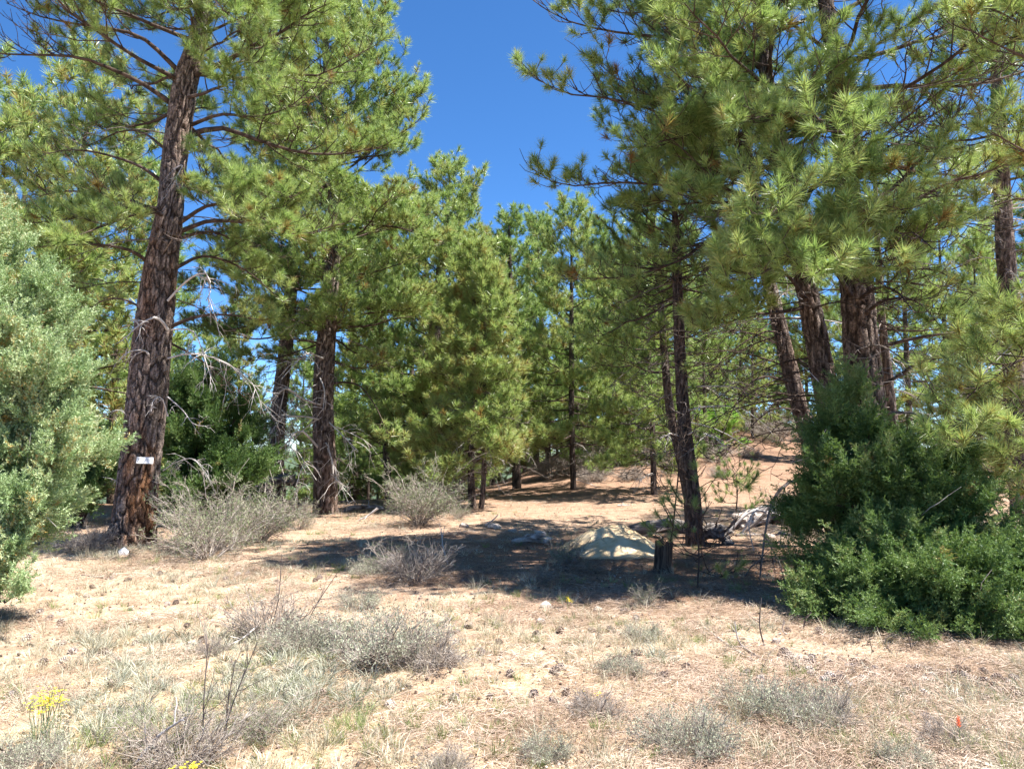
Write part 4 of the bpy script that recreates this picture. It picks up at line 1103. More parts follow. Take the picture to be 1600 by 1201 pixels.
BG = [  # kind, px of trunk, distance, height m, label
    ('bushy', 112, 24, 14.0, 'tall pale broad pine between the left juniper and the leaning ponderosa'),
    ('cone', 25, 26, 14.0, 'pointed pine behind the top of the left juniper'),
    ('bushy', 180, 30, 13.5, 'bushy pine seen through the gap left of the leaning ponderosa'),
    ('bushy', 60, 36, 12.0, 'distant full pine low behind the left juniper'),
    ('tall', 150, 42, 14.0, 'far thin pine behind the gap beside the left juniper'),
    ('bushy', 330, 38, 9.0, 'distant round-crowned pine right behind the leaning ponderosa'),
    ('cone', 380, 34, 9.0, 'distant conical pine between the leaning ponderosa and the dark pine'),
    ('bushy', 560, 33, 11.5, 'full yellow-green pine just right of the scaly upright pine'),
    ('cone', 610, 27, 10.5, 'conical pine filling the gap right of the scaly upright pine'),
    ('bushy', 640, 35, 13.2, 'high rounded pine whose top steps down towards the open sky'),
    ('tall', 577, 30, 4.8, 'short dead-looking thin pine, first of three by the crest'),
    ('tall', 592, 32, 5.0, 'short thin pine, second of three by the crest'),
    ('tall', 604, 34, 4.6, 'short thin pine, last of three by the crest'),
    ('cone', 770, 33, 10.3, 'pine top filling the notch left of the black-trunked pine'),
    ('bushy', 700, 42, 11.0, 'distant dense pine behind the forked young pines'),
    ('cone', 820, 44, 10.5, 'far pine showing between two trunks on the slope'),
    ('cone', 838, 36, 11.3, 'far wispy pine close behind the narrow tall pine'),
    ('bushy', 930, 38, 8.6, 'distant pine behind the conical young pine'),
    ('bushy', 1000, 34, 9.4, 'distant pine in shade beside the slender trunks'),
    ('cone', 925, 32, 9.4, 'second pointed crown close right of the conical young pine'),
    ('cone', 1045, 40, 8.8, 'far pine behind the slender pair on the slope'),
    ('bushy', 1110, 44, 9.0, 'far pine above the bright green shrub'),
    ('bushy', 1180, 60, 10.0, 'far pine on the crown of the sandy slope'),
    ('cone', 1420, 26, 9.5, 'conical pine seen right of the pine clump'),
    ('bushy', 1480, 30, 10.5, 'full pine behind the hanging pale boughs'),
    ('cone', 1530, 22, 7.0, 'shorter pine under the tangle of grey dead twigs'),
    ('bushy', 1560, 38, 12.0, 'far pine close to the dark tangled trunk'),
    ('cone', 1640, 26, 11.0, 'conical pine on the slope past the frame edge'),
    ('bushy', 470, 44, 9.5, 'distant pine between the dark and the scaly pine'),
    ('bushy', 250, 46, 10.0, 'distant pine hidden behind the leaning trunk'),
    ('cone', 530, 48, 9.0, 'farthest pine right of the scaly pine trunk'),
    ('bushy', 650, 55, 9.0, 'farthest pine low beyond the crest'),
    ('bushy', -120, 20, 13.0, 'tall pine past the left juniper'),
    ('cone', 740, 50, 9.0, 'far low pine beyond the crest behind the forked young pines'),
    ('tall', 1160, 36, 6.0, 'thin pine on the slope behind the log'),
    ('tall', 1195, 40, 6.0, 'thin pine standing on the sandy brow'),
    ('bushy', 500, 30, 4.2, 'low bushy young pine beyond the crest, right of the scaly trunk'),
    ('bushy', 548, 36, 5.0, 'low bushy young pine behind the three short thin pines'),
    ('cone', 400, 32, 5.0, 'small conical pine behind the dead boughs of the dark pine'),
    ('bushy', 630, 31, 4.6, 'low bushy pine behind the tall rounded grey-green shrub'),
    ('bushy', 705, 36, 4.4, 'low bushy pine beyond the crest left of the forked young pines'),
    ('cone', 780, 40, 4.5, 'small conical pine beside the foot of the black-trunked pine'),
    ('bushy', 290, 30, 5.0, 'low full pine seen under the boughs right of the tagged trunk'),
    ('bushy', 210, 40, 6.0, 'low full pine seen left of the tagged trunk'),
    ('bushy', 830, 50, 4.5, 'low pine where the slope meets the far gap'),
    ('bushy', 1290, 34, 8.0, 'full pine showing between the trunks of the clump'),
    ('cone', 1230, 55, 7.0, 'far pine on the brow between the slender pair and the clump'),
    ('bushy', 1350, 44, 9.0, 'far pine right behind the thickest trunk of the clump'),
    ('bushy', 880, 46, 5.5, 'rounded far pine behind the stem of the conical young pine'),
    ('cone', 905, 30, 5.6, 'young pine on the slope just behind the stem of the conical pine'),
    ('cone', 975, 29, 5.0, 'small dark pine rooted in the brown thicket on the slope'),
    ('bushy', 1050, 33, 6.2, 'rounded pine on the slope framed between thin stems'),
    ('cone', 1090, 37, 6.8, 'pine on the slope peeping behind the slender dark trunk'),
    ('cone', 1140, 33, 4.6, 'small pine on the sandy slope above the bleached log'),
    ('bushy', 1215, 41, 6.5, 'rounded pine on the brow left of the pine clump'),
    ('cone', 870, 36, 5.2, 'small pine standing on the left shoulder of the slope'),
    ('bushy', 1260, 36, 7.5, 'dense pine filling the view between two leaning trunks'),
    ('bushy', 1125, 29, 3.6, 'low young pine on the slope between the slender trunks and clump'),
    ('cone', 1175, 31, 5.4, 'young conical pine high on the slope above the log heap'),
    ('cone', 1020, 28, 4.4, 'young pine at the foot of the slope behind the thin young pine'),
    ('tall', 1105, 27, 6.0, 'thin dark pine on the slope right of the slender pair'),
    ('tall', 1075, 31, 6.8, 'thin pine straight behind the slender dark trunk'),
    ('tall', 985, 31, 6.5, 'thin-stemmed pine in the thicket at the foot of the slope'),
    ('tall', 940, 33, 5.5, 'short thin-stemmed pine in the brown thicket'),
]
Rb = random.Random(5)
for kind, px, D_, H_, lab in BG:
    k = Rb.randrange(len(ARCH[kind])); a = ARCH[kind][k]
    o = a if (kind, k) not in used else copy_tree(a)
    used.add((kind, k))
    X_ = (px - 800) / F * D_ / 1.0
    s_ = H_ / 10.0
    o.location = (X_, D_, gh(X_, D_) - 0.05)
    o.scale = (s_, s_, s_)
    o.rotation_euler = (Rb.uniform(-.03, .03), Rb.uniform(-.03, .03), Rb.uniform(0, 6.28))
    tag(o, lab, 'tree', 'pines in the background')
for kind, lst in ARCH.items():
    for k, a in enumerate(lst):
        if (kind, k) not in used:
            a.location = (-30 + 9 * k, 45, gh(-30 + 9 * k, 45)); a['label'] = 'far pine beyond the left edge of the clearing'; a['group'] = 'pines in the background'

# ------------------------------------------------------------------ junipers
def juniper(name, label, D, foot, blobs, group, nbr, tint, seed, stems=4, sp_scale=1.0, dens=1.0):
    """blobs: (px, py, D, radius px, depth radius m); foot: px, py"""
    global R
    R = np.random.RandomState(seed)
    f = unproj(foot[0], foot[1], D); f[2] = gh(f[0], f[1])
    org = f.copy()
    root = empty(name, org); tag(root, label, 'juniper')
    cs = np.array([unproj(a, b, d) for a, b, d, r_, q in blobs])
    rs = np.array([[r_ * d / F, q, r_ * d / F] for a, b, d, r_, q in blobs])
    wts = rs[:, 0] * rs[:, 2]; wts = wts / wts.sum()
    k = R.choice(len(blobs), nbr, p=wts)
    dirn = norm(R.randn(nbr, 3))
    end = cs[k] + dirn * rs[k] * (0.50 + 0.85 * R.rand(nbr, 1) ** 1.8)
    keepn = vnoise(end[:, 0] * 3.3 + 5, end[:, 2] * 3.3 + end[:, 1] * 1.1, seed + 9) > (0.46 if group is G_JP else 0.38)
    end = end[keepn]; nbr = len(end)
    end[:, 2] = np.maximum(end[:, 2], ground_h(end[:, 0], end[:, 1]) + 0.05)
    # stems
    st = []
    for i in range(stems):
        tgt = cs[np.argsort(-cs[:, 2])[i % len(cs)]] * 0.85 + f * 0.15
        Q = resample(np.array([f + R.randn(3) * [0.06, 0.06, 0], f * 0.6 + tgt * 0.4 + R.randn(3) * 0.12, tgt]), 12)
        st.append(Q); tub = Tubes(); tub.add(Q, np.linspace(0.07, 0.018, 12) * (1 if i else 1.5), 8)
        add_obj_rel('stem', tub, M_LIMB, root, org, 0.2)
    st = np.concatenate(st)
    tub = Tubes(); pos = []; dr = []
    # a branch from the nearest lower stem point to each end
    dd = ((end[:, None, :] - st[None]) ** 2).sum(-1) + np.where(st[None, :, 2] > end[:, None, 2] - 0.05, 2.0, 0)
    j = dd.argmin(1)
    s = np.linspace(0, 1, 9)[None, :, None]
    b = st[j][:, None, :]; e = end[:, None, :]
    BP = b * (1 - s) + e * s + np.array([0, 0, 1.0]) * (-0.12 * np.sin(s * math.pi)) * np.linalg.norm(e - b, axis=2, keepdims=True)
    BP = BP + R.randn(nbr, 9, 3) * 0.012
    tub.add(BP, np.linspace(0.014, 0.004, 9)[None] * np.ones((nbr, 1)), 4)
    add_obj_rel('branches', tub, M_LIMB, root, org, kind='stuff')
    m = int(17 * dens)
    for q in range(m):
        t = 0.55 + 0.45 * R.rand(nbr) ** 0.6
        x = t * 8; i0 = np.clip(x.astype(int), 0, 7); fr = (x - i0)[:, None]
        p = BP[np.arange(nbr), i0] * (1 - fr) + BP[np.arange(nbr), i0 + 1] * fr
        T = norm(BP[np.arange(nbr), i0 + 1] - BP[np.arange(nbr), i0])
        pr = norm(R.randn(nbr, 3))
        pos.append(p + pr * 0.075 * R.rand(nbr, 1) ** 0.5); dr.append(T * 1.0 + pr * 0.55 + [0, 0, 0.35])
    pos = np.vstack(pos); dr = np.vstack(dr)
    ok = pos[:, 2] > ground_h(pos[:, 0], pos[:, 1]) + 0.03
    pos = pos[ok]; dr = dr[ok]
    tn = tint + 0.75 * fbm(pos[:, 0] * 2.2, pos[:, 2] * 2.2 + pos[:, 1], seed) + R.randn(len(pos)) * 0.06
    tn = np.clip(tn, 0.02, 0.74); tn[R.rand(len(pos)) < 0.012] = 1.05
    nb_ = 26                                  # bare grey shoots poking out of the leaves
    jb = R.randint(0, nbr, nb_)
    BT = norm(BP[jb, -1] - BP[jb, -3] + R.randn(nb_, 3) * 0.05)
    for i in range(nb_):
        tb = Tubes(); tb.add(curve(BP[jb[i], 5][None], (BT[i] + R.randn(3) * 0.35)[None], np.array([0.25 + 0.3 * R.rand()]), np.array([[0, 0, R.randn() * 0.25]]), 7, 0.04), np.linspace(0.006, 0.002, 7)[None] * 1.2, 4)
        add_obj_rel('dead_shoot', tb, M_DEAD, root, org)
    scatter('foliage', group, pos - org, dr, sp_scale * (0.65 + 0.5 * R.rand(len(pos))), tn, root)
    return root, org

juniper('juniper_shrub', 'pale grey-green juniper leaning in from the left edge', 7.2, (-30, 920),
    [(-10, 400, 7.4, 55, .5), (10, 480, 7.3, 75, .6), (0, 560, 7.2, 95, .6), (60, 600, 7.0, 70, .5), (110, 605, 6.9, 26, .25), (20, 690, 7.0, 95, .6), (90, 690, 6.9, 48, .4),
     (10, 790, 6.9, 80, .6), (70, 780, 6.8, 36, .3), (-110, 560, 7.4, 140, .7), (-120, 750, 7.2, 140, .7), (5, 850, 6.7, 45, .3), (-10, 895, 6.5, 45, .3), (-30, 335, 7.6, 42, .4)],
    G_JP, 620, 0.66, 301, stems=6)
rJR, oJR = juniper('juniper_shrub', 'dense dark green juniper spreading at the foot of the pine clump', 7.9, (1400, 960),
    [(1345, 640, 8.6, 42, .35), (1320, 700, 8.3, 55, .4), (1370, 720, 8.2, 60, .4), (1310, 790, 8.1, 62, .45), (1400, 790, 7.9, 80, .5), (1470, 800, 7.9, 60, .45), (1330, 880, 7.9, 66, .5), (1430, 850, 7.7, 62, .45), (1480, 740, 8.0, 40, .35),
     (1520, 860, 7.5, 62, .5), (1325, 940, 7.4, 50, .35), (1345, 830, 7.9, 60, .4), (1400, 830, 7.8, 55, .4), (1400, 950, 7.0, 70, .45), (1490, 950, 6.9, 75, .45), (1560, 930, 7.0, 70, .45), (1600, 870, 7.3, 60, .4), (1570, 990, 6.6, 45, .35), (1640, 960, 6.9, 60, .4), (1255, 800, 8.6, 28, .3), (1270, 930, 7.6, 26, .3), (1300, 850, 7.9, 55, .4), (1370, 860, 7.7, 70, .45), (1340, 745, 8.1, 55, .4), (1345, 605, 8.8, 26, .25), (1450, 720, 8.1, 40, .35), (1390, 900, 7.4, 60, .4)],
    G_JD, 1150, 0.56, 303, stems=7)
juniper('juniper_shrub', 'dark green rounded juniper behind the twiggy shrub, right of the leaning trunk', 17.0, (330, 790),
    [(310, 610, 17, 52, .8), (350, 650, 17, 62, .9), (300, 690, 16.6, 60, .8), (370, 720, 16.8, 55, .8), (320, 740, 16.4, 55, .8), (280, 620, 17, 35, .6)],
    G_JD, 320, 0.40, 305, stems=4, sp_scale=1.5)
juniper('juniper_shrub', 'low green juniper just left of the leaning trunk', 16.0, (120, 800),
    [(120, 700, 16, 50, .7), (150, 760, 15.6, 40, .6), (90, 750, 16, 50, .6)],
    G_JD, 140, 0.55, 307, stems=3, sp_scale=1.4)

def leafy_bush(label, px, py, D, blobs, seed):
    global R
    R = np.random.RandomState(seed)
    f = unproj(px, py, D); f[2] = gh(f[0], f[1])
    root = empty('broadleaf_shrub', f); tag(root, label, 'shrub', 'bright green shrubs on the slope')
    tub = Tubes(); pos = []
    for (a, b, r_) in blobs:
        c = unproj(a, b, D); rr = r_ * D / F
        n = 36
        e = c + norm(R.randn(n, 3)) * rr * (0.4 + 0.7 * R.rand(n, 1))
        s = np.linspace(0, 1, 6)[None, :, None]
        BP = f[None, None] * (1 - s) + e[:, None] * s + R.randn(n, 6, 3) * 0.03 * s
        tub.add(BP, np.linspace(0.02, 0.005, 6)[None] * np.ones((n, 1)), 4)
        for q in range(5):
            pos.append(e + R.randn(n, 3) * rr * 0.2)
    add_obj_rel('branches', tub, M_LIMB, root, f, kind='stuff')
    pos = np.vstack(pos)
    scatter('foliage', G_LEAF, pos - f, norm(R.randn(len(pos), 3)), 0.75 + 0.6 * R.rand(len(pos)), 0.45 + 0.2 * R.randn(len(pos)), root)
leafy_bush('bright lime green shrub seen past the slender dark trunk', 1112, 760, 28, [(1104, 668, 22), (1128, 652, 16), (1112, 695, 14)], 311)
leafy_bush('small lime green shrub right of the larger lime one', 1165, 745, 30, [(1160, 700, 8)], 312)
leafy_bush('tiny lime green bush left of the brown thicket', 935, 765, 30, [(935, 692, 9)], 313)

# ------------------------------------------------------------------ shrubs
def twig_shrub_parts(seed, n=26, H=0.8, spread=0.9, leaf=0, leafmat=None, lsize=0.012, kids=6, r0=0.006, tip_only=False, gk=3, upright=1.0):
    global R
    R = np.random.RandomState(seed)
    a = R.rand(n) * 2 * math.pi; le = spread * np.sqrt(R.rand(n))
    d = norm(np.stack([np.cos(a) * le, np.sin(a) * le, np.full(n, upright)], -1))
    b = np.stack([np.cos(a), np.sin(a), 0 * a], -1) * 0.05 * R.rand(n, 1) + [0, 0, -0.03]
    L = H * (0.35 + 0.8 * R.rand(n) ** 1.3)
    P = curve(b, d, L, np.stack([np.cos(a) * 0.15, np.sin(a) * 0.15, -0.10 + 0 * a], -1), 8, 0.035)
    tub = Tubes(); tub.add(P, r0 * (0.7 + 0.6 * R.rand(n, 1)) * np.linspace(1, 0.35, 8)[None], 4)
    ii = np.repeat(np.arange(n), kids); m = len(ii)
    t = 0.15 + 0.8 * R.rand(m); x = t * 7; i0 = x.astype(int); f = (x - i0)[:, None]
    cb = P[ii, i0] * (1 - f) + P[ii, np.minimum(i0 + 1, 7)] * f
    cd = norm(norm(P[ii, np.minimum(i0 + 1, 7)] - P[ii, i0]) * 0.8 + norm(R.randn(m, 3)) * 0.75 + [0, 0, 0.1])
    cl = H * 0.36 * (1.1 - t) * (0.5 + R.rand(m)) + 0.04
    CP = curve(cb, cd, cl, np.tile([0, 0, 0.05], (m, 1)), 5, 0.06)
    tub.add(CP, r0 * 0.5 * np.linspace(1, 0.4, 5)[None] * np.ones((m, 1)), 3)
    jj = np.repeat(np.arange(m), gk); q = len(jj)
    k = R.randint(1, 4, q)
    gb = CP[jj, k]; gd = norm(norm(CP[jj, k + 1] - CP[jj, k]) * 0.7 + norm(R.randn(q, 3)) * 0.8)
    gl = 0.45 * cl[jj] * (0.5 + R.rand(q)) + 0.02
    GP = curve(gb, gd, gl, np.tile([0, 0, 0.05], (q, 1)), 3, 0.05)
    tub.add(GP, r0 * 0.32 * np.linspace(1, 0.5, 3)[None] * np.ones((q, 1)), 3)
    V, Q = tub.arrays()
    stem_me = mesh_np('stems', V, quads=Q, mat=M_SHRUBTWIG)
    leaf_me = None
    if leaf:
        pts = np.concatenate([GP[:, 1:].reshape(-1, 3), CP[:, 3:].reshape(-1, 3)])
        pts = pts[pts[:, 2] > H * 0.12]
        idx_ = R.randint(0, len(pts), leaf)
        c = pts[idx_] + R.randn(leaf, 3) * 0.008
        dd = norm(R.randn(leaf, 3) + [0, 0, 1.2]); s = norm(np.cross(dd, R.randn(leaf, 3)))
        l = lsize * (0.6 + 0.8 * R.rand(leaf, 1))
        LV = np.stack([c, c + dd * l * 0.5 + s * l * 0.22, c + dd * l, c + dd * l * 0.5 - s * l * 0.22], 1).reshape(-1, 3)
        o = np.arange(leaf)[:, None] * 4
        leaf_me = mesh_np('leaves', LV, tris=np.concatenate([o + [0, 1, 2], o + [0, 2, 3]], 0), mat=leafmat, smooth=False, attrs={'nrand': np.repeat(R.rand(leaf), 4)})
    return stem_me, leaf_me

SH = {
  'twiggy': twig_shrub_parts(401, 32, 0.80, 1.7, 3400, M_SHRUBLEAF, 0.016, 8, 0.0055),
  'bare': twig_shrub_parts(402, 34, 0.62, 1.4, 120, M_SHRUBLEAF, 0.014, 7, 0.006),
  'tallbush': twig_shrub_parts(403, 46, 1.10, 1.1, 6500, M_SHRUBLEAF, 0.022, 10, 0.007),
  'sage': twig_shrub_parts(404, 60, 0.42, 2.1, 5600, M_SAGE, 0.014, 9, 0.004),
  'sage2': twig_shrub_parts(405, 46, 0.30, 1.8, 3200, M_SAGE, 0.013, 8, 0.0032),
  'drybush': twig_shrub_parts(406, 50, 0.34, 1.8, 0, None, 0.01, 7, 0.004),
}
def shrub(kind, label, px, py, D=None, s=1.0, rot=0, tilt=(0, 0), name='shrub', sc=None):
    if D is None:
        D = CAM_Z * F / (py - 699.5)
    f = unproj(px, py, D); f[2] = gh(f[0], f[1])
    root = empty(name, f); root.rotation_euler = (tilt[0], tilt[1], rot)
    root.scale = sc or (s, s, s)
    tag(root, label, 'shrub')
    st, lf = SH[kind]
    o = link('stems', st, root); o['kind'] = 'stuff'
    if lf: o = link('foliage', lf, root); o['kind'] = 'stuff'
    return root
S_ = [
 ('twiggy', 'large tangled grey shrub with small green leaves beside the leaning ponderosa', 325, 868, 11.2, 1.35, 0.3),
 ('tallbush', 'upright leafy shrub rising behind the tangled grey shrub by the tagged trunk', 335, 850, 12.3, 1.30, 1.1),
 ('tallbush', 'leafy grey-green shrub further right behind the tangled grey shrub', 405, 842, 13.5, 1.1, 2.7),
 ('bare', 'low dead shrub against the right foot of the leaning ponderosa', 275, 860, 11.8, 0.75, 2.0),
 ('tallbush', 'tall rounded grey-green shrub on the crest before the twisted pale trunk', 655, 822, 16.0, 1.35, 2.2),
 ('bare', 'white-stemmed half-dead shrub at the near edge of the shadow', 650, 905, 9.4, 1.25, 0.7),
 ('twiggy', 'brown-based shrub merged with the white-stemmed shrub', 615, 888, 10.2, 0.7, 2.6),
 ('sage2', 'pale sagebrush just left of the white-stemmed shrub', 575, 900, 9.9, 1.0, 0.2),
 ('twiggy', 'dark brown shrub against the shaded flank of the sand mound', 888, 884, 10.9, 0.75, 0.5),
 ('drybush', 'dry grey bush at the left foot of the leaning ponderosa', 130, 860, 12.0, 1.5, 0.9),
 ('bare', 'grey dead shrub between the left juniper and the leaning ponderosa', 150, 820, 12.6, 1.0, 1.9),
 ('twiggy', 'scrubby grey-green bush on the crest behind the tangled shrub', 465, 825, 15.5, 0.85, 2.9),
 ('bare', 'leafless shrub under the white dead boughs of the upright pine', 455, 800, 18.0, 1.1, 0.1),
 ('sage', 'biggest sagebrush, spreading wide in the middle of the clearing', 600, 1020, None, 1.35, 0.4),
 ('drybush', 'dead grey skirt of twigs on the right side of the biggest sagebrush', 665, 1028, None, 1.2, 1.2),
 ('sage', 'sagebrush with drab top at the left end of the biggest sagebrush', 480, 1000, None, 0.95, 2.1),
 ('bare', 'leaning wiry shrub whose twigs cross behind the biggest sagebrush', 415, 985, 6.8, 0.95, 4.0),
 ('bare', 'nearest wiry grey shrub with upright sticks at the bottom', 290, 1175, 4.05, 0.72, 1.0),
 ('twiggy', 'green-tinged bush entwined with the nearest wiry shrub', 265, 1160, 4.3, 0.50, 2.8),
 ('twiggy', 'low green-grey bush right of the nearest wiry shrub', 410, 1140, 4.5, 0.42, 0.8),
 ('sage2', 'small greyish bush under the yellow flowers at the lower left', 60, 1180, 4.1, 0.75, 1.7),
 ('sage', 'rounded sagebrush on the right half of the foreground', 1080, 1150, None, 0.78, 0.9),
 ('sage2', 'pale sagebrush behind and right of the rounded sagebrush', 1195, 1095, None, 0.95, 2.4),
 ('sage2', 'broad low sagebrush with brown twigs below the cone field', 1250, 1110, None, 1.0, 0.3),
 ('drybush', 'dry brown twigs under the broad low sagebrush', 1290, 1115, None, 0.8, 0.6),
 ('sage2', 'small faded sagebrush right of the path of bare soil', 975, 1040, None, 0.7, 1.4),
 ('sage2', 'flat faded sagebrush in the clearing near the single yellow flower', 1000, 990, None, 0.7, 4.4),
 ('drybush', 'flat dry bush in the middle of the right foreground', 930, 1100, None, 0.7, 3.2),
 ('sage2', 'bluish little sagebrush at the bottom near the centre', 850, 1160, None, 0.6, 3.9),
 ('drybush', 'dry stubble bush near the bottom centre', 700, 1180, None, 0.55, 5.2),
 ('twiggy', 'dark low shrub at the edge of the shade under the slender pines', 1010, 965, 8.0, 0.38, 0.5),
 ('drybush', 'dead brush heaped in the brown thicket at the foot of the slope', 1010, 770, 27, 2.6, 0.5),
 ('bare', 'tall leafless brush left in the brown thicket', 950, 765, 28, 2.6, 1.5),
 ('bare', 'leafless brush on the sandy brow behind the log', 1190, 745, 32, 2.8, 2.5),
 ('bare', 'leafless brush at the far foot of the narrow tall pine', 860, 775, 27, 2.2, 3.5),
 ('bare', 'brush between the slender trunks and the bleached log', 1060, 770, 29, 2.4, 4.5),
 ('twiggy', 'scrub bush low on the crest left of the forked young pines', 715, 815, 17.0, 0.7, 4.1),
 ('sage2', 'sagebrush seen beside the biggest sagebrush, on its far side', 560, 950, 8.0, 0.9, 5.0),
 ('drybush', 'faint dry bush in the open soil left of the biggest sagebrush', 330, 1010, None, 0.5, 2.0),
 ('twiggy', 'scraggly brush on the brow straight above the sand mound', 990, 745, 34, 2.2, 5.5),
 ('bare', 'brush clump in shade at the right foot of the slope', 1120, 770, 26, 1.8, 3.1),
 ('drybush', 'dry thicket around the stem of the conical young pine', 925, 782, 24.5, 2.2, 0.3),
 ('bare', 'grey brush between the bleached log and the juniper', 1235, 800, 17, 1.5, 1.8),
 ('drybush', 'brown brush heap halfway up the bare slope, left part', 1085, 752, 29, 2.4, 1.3),
 ('bare', 'leafless brush straight above the slender pine foot on the slope', 1110, 745, 31, 2.0, 2.3),
 ('twiggy', 'brush on the slope touching the lime green shrub', 1140, 735, 33, 2.0, 3.3),
 ('drybush', 'flat brown brush above the log heap on the slope', 1175, 760, 27, 1.8, 4.3),
 ('bare', 'thicket of thin stems on the slope above the log heap', 1215, 740, 30, 2.4, 5.3),
 ('drybush', 'brown brush at the foot of the slope left of the thin young pine', 985, 782, 24, 1.9, 0.6),
 ('bare', 'leafless bush at the foot of the slope right of the thin young pine', 1045, 780, 24.5, 1.7, 1.6),
 ('drybush', 'brown brush low on the slope between the slender trunks and logs', 1125, 780, 23.5, 1.5, 2.6),
 ('bare', 'leafless bush on the orange duff beside the conical pine foot', 930, 775, 26, 1.9, 3.6),
 ('twiggy', 'thin brush beside the foot of the forked young pines', 700, 800, 20, 1.0, 2.8),
 ('drybush', 'dry brush mat in the far right foreground', 1480, 1150, None, 0.6, 2.7),
 ('sage2', 'thin sagebrush in the lower right beneath the red flower', 1420, 1180, None, 0.6, 1.0),
]
for it in S_:
    shrub(it[0], it[1], it[2], it[3], it[4], it[5], it[6], name={'sage': 'sagebrush', 'sage2': 'sagebrush'}.get(it[0], 'twiggy_shrub'))

# ------------------------------------------------------------------ sand mound, stump, logs, stones
M_SAND = simplemat('pale_sand', [(0.3, (0.52, 0.36, 0.20)), (0.5, (0.68, 0.52, 0.32)), (0.7, (0.78, 0.65, 0.44))], 5, 0.95, (1, 1, 1), 0.5, 60, 6)
M_WOODOLD = simplemat('weathered_stump_wood', [(0.35, (0.03, 0.02, 0.015)), (0.5, (0.095, 0.062, 0.045)), (0.7, (0.20, 0.135, 0.09))], 30, 0.9, (1, 1, 0.12), 1.0, 60)
M_LOGDARK = simplemat('dark_fallen_log', [(0.35, (0.05, 0.042, 0.04)), (0.5, (0.16, 0.14, 0.13)), (0.7, (0.34, 0.31, 0.30))], 22, 0.9, (0.15, 1, 1), 1.0, 60)
M_LOGPALE = simplemat('bleached_fallen_log', [(0.34, (0.10, 0.070, 0.055)), (0.50, (0.34, 0.28, 0.245)), (0.68, (0.62, 0.56, 0.51))], 16, 0.85, (0.18, 1, 1), 1.0, 50)
M_ROCK = simplemat('pale_broken_stone', [(0.3, (0.26, 0.20, 0.16)), (0.5, (0.48, 0.41, 0.35)), (0.7, (0.66, 0.61, 0.56))], 7, 0.9, (1, 1, 1), 0.6, 30, rnd=0.25)
M_ROCKWHITE = simplemat('white_quartz', [(0.3, (0.62, 0.60, 0.57)), (0.6, (0.85, 0.84, 0.82))], 6, 0.7, (1, 1, 1), 0.3, 30)

def mound():
    n = 60
    u = np.linspace(-1.35, 1.35, n); U, Vv = np.meshgrid(u, u)
    c = unproj(965, 860, 11.6)
    wx, wy = 0.70, 0.95
    X_ = c[0] + 0.10 + U * wx + 0.25 * Vv; Y_ = 12.2 + Vv * wy - 0.25 * U
    rr = np.sqrt(U ** 2 + Vv ** 2)
    ridge = np.exp(-(rr ** 2) * 1.5) * 0.47 + 0.16 * np.exp(-(((U + 0.85) ** 2) * 4 + Vv ** 2 * 3))
    Z_ = ground_h(X_, Y_) - 0.09 + ridge * (1 + 0.5 * fbm(X_ * 2.5, Y_ * 2.5, 5)) + 0.06 * fbm(X_ * 9, Y_ * 9, 8)
    i = (np.arange(n - 1)[:, None] * n + np.arange(n - 1)[None, :])
    Q = np.stack([i, i + 1, i + n + 1, i + n], -1).reshape(-1, 4)
    org = np.array([c[0], 12.2, gh(c[0], 12.2)])
    o = link('sand_mound', mesh_np('sand_mound', np.stack([X_, Y_, Z_], -1).reshape(-1, 3) - org, quads=Q, mat=M_SAND), loc=org)
    tag(o, 'pale heap of dug sand lying half in the shadow behind the stump', 'sand mound')
mound()

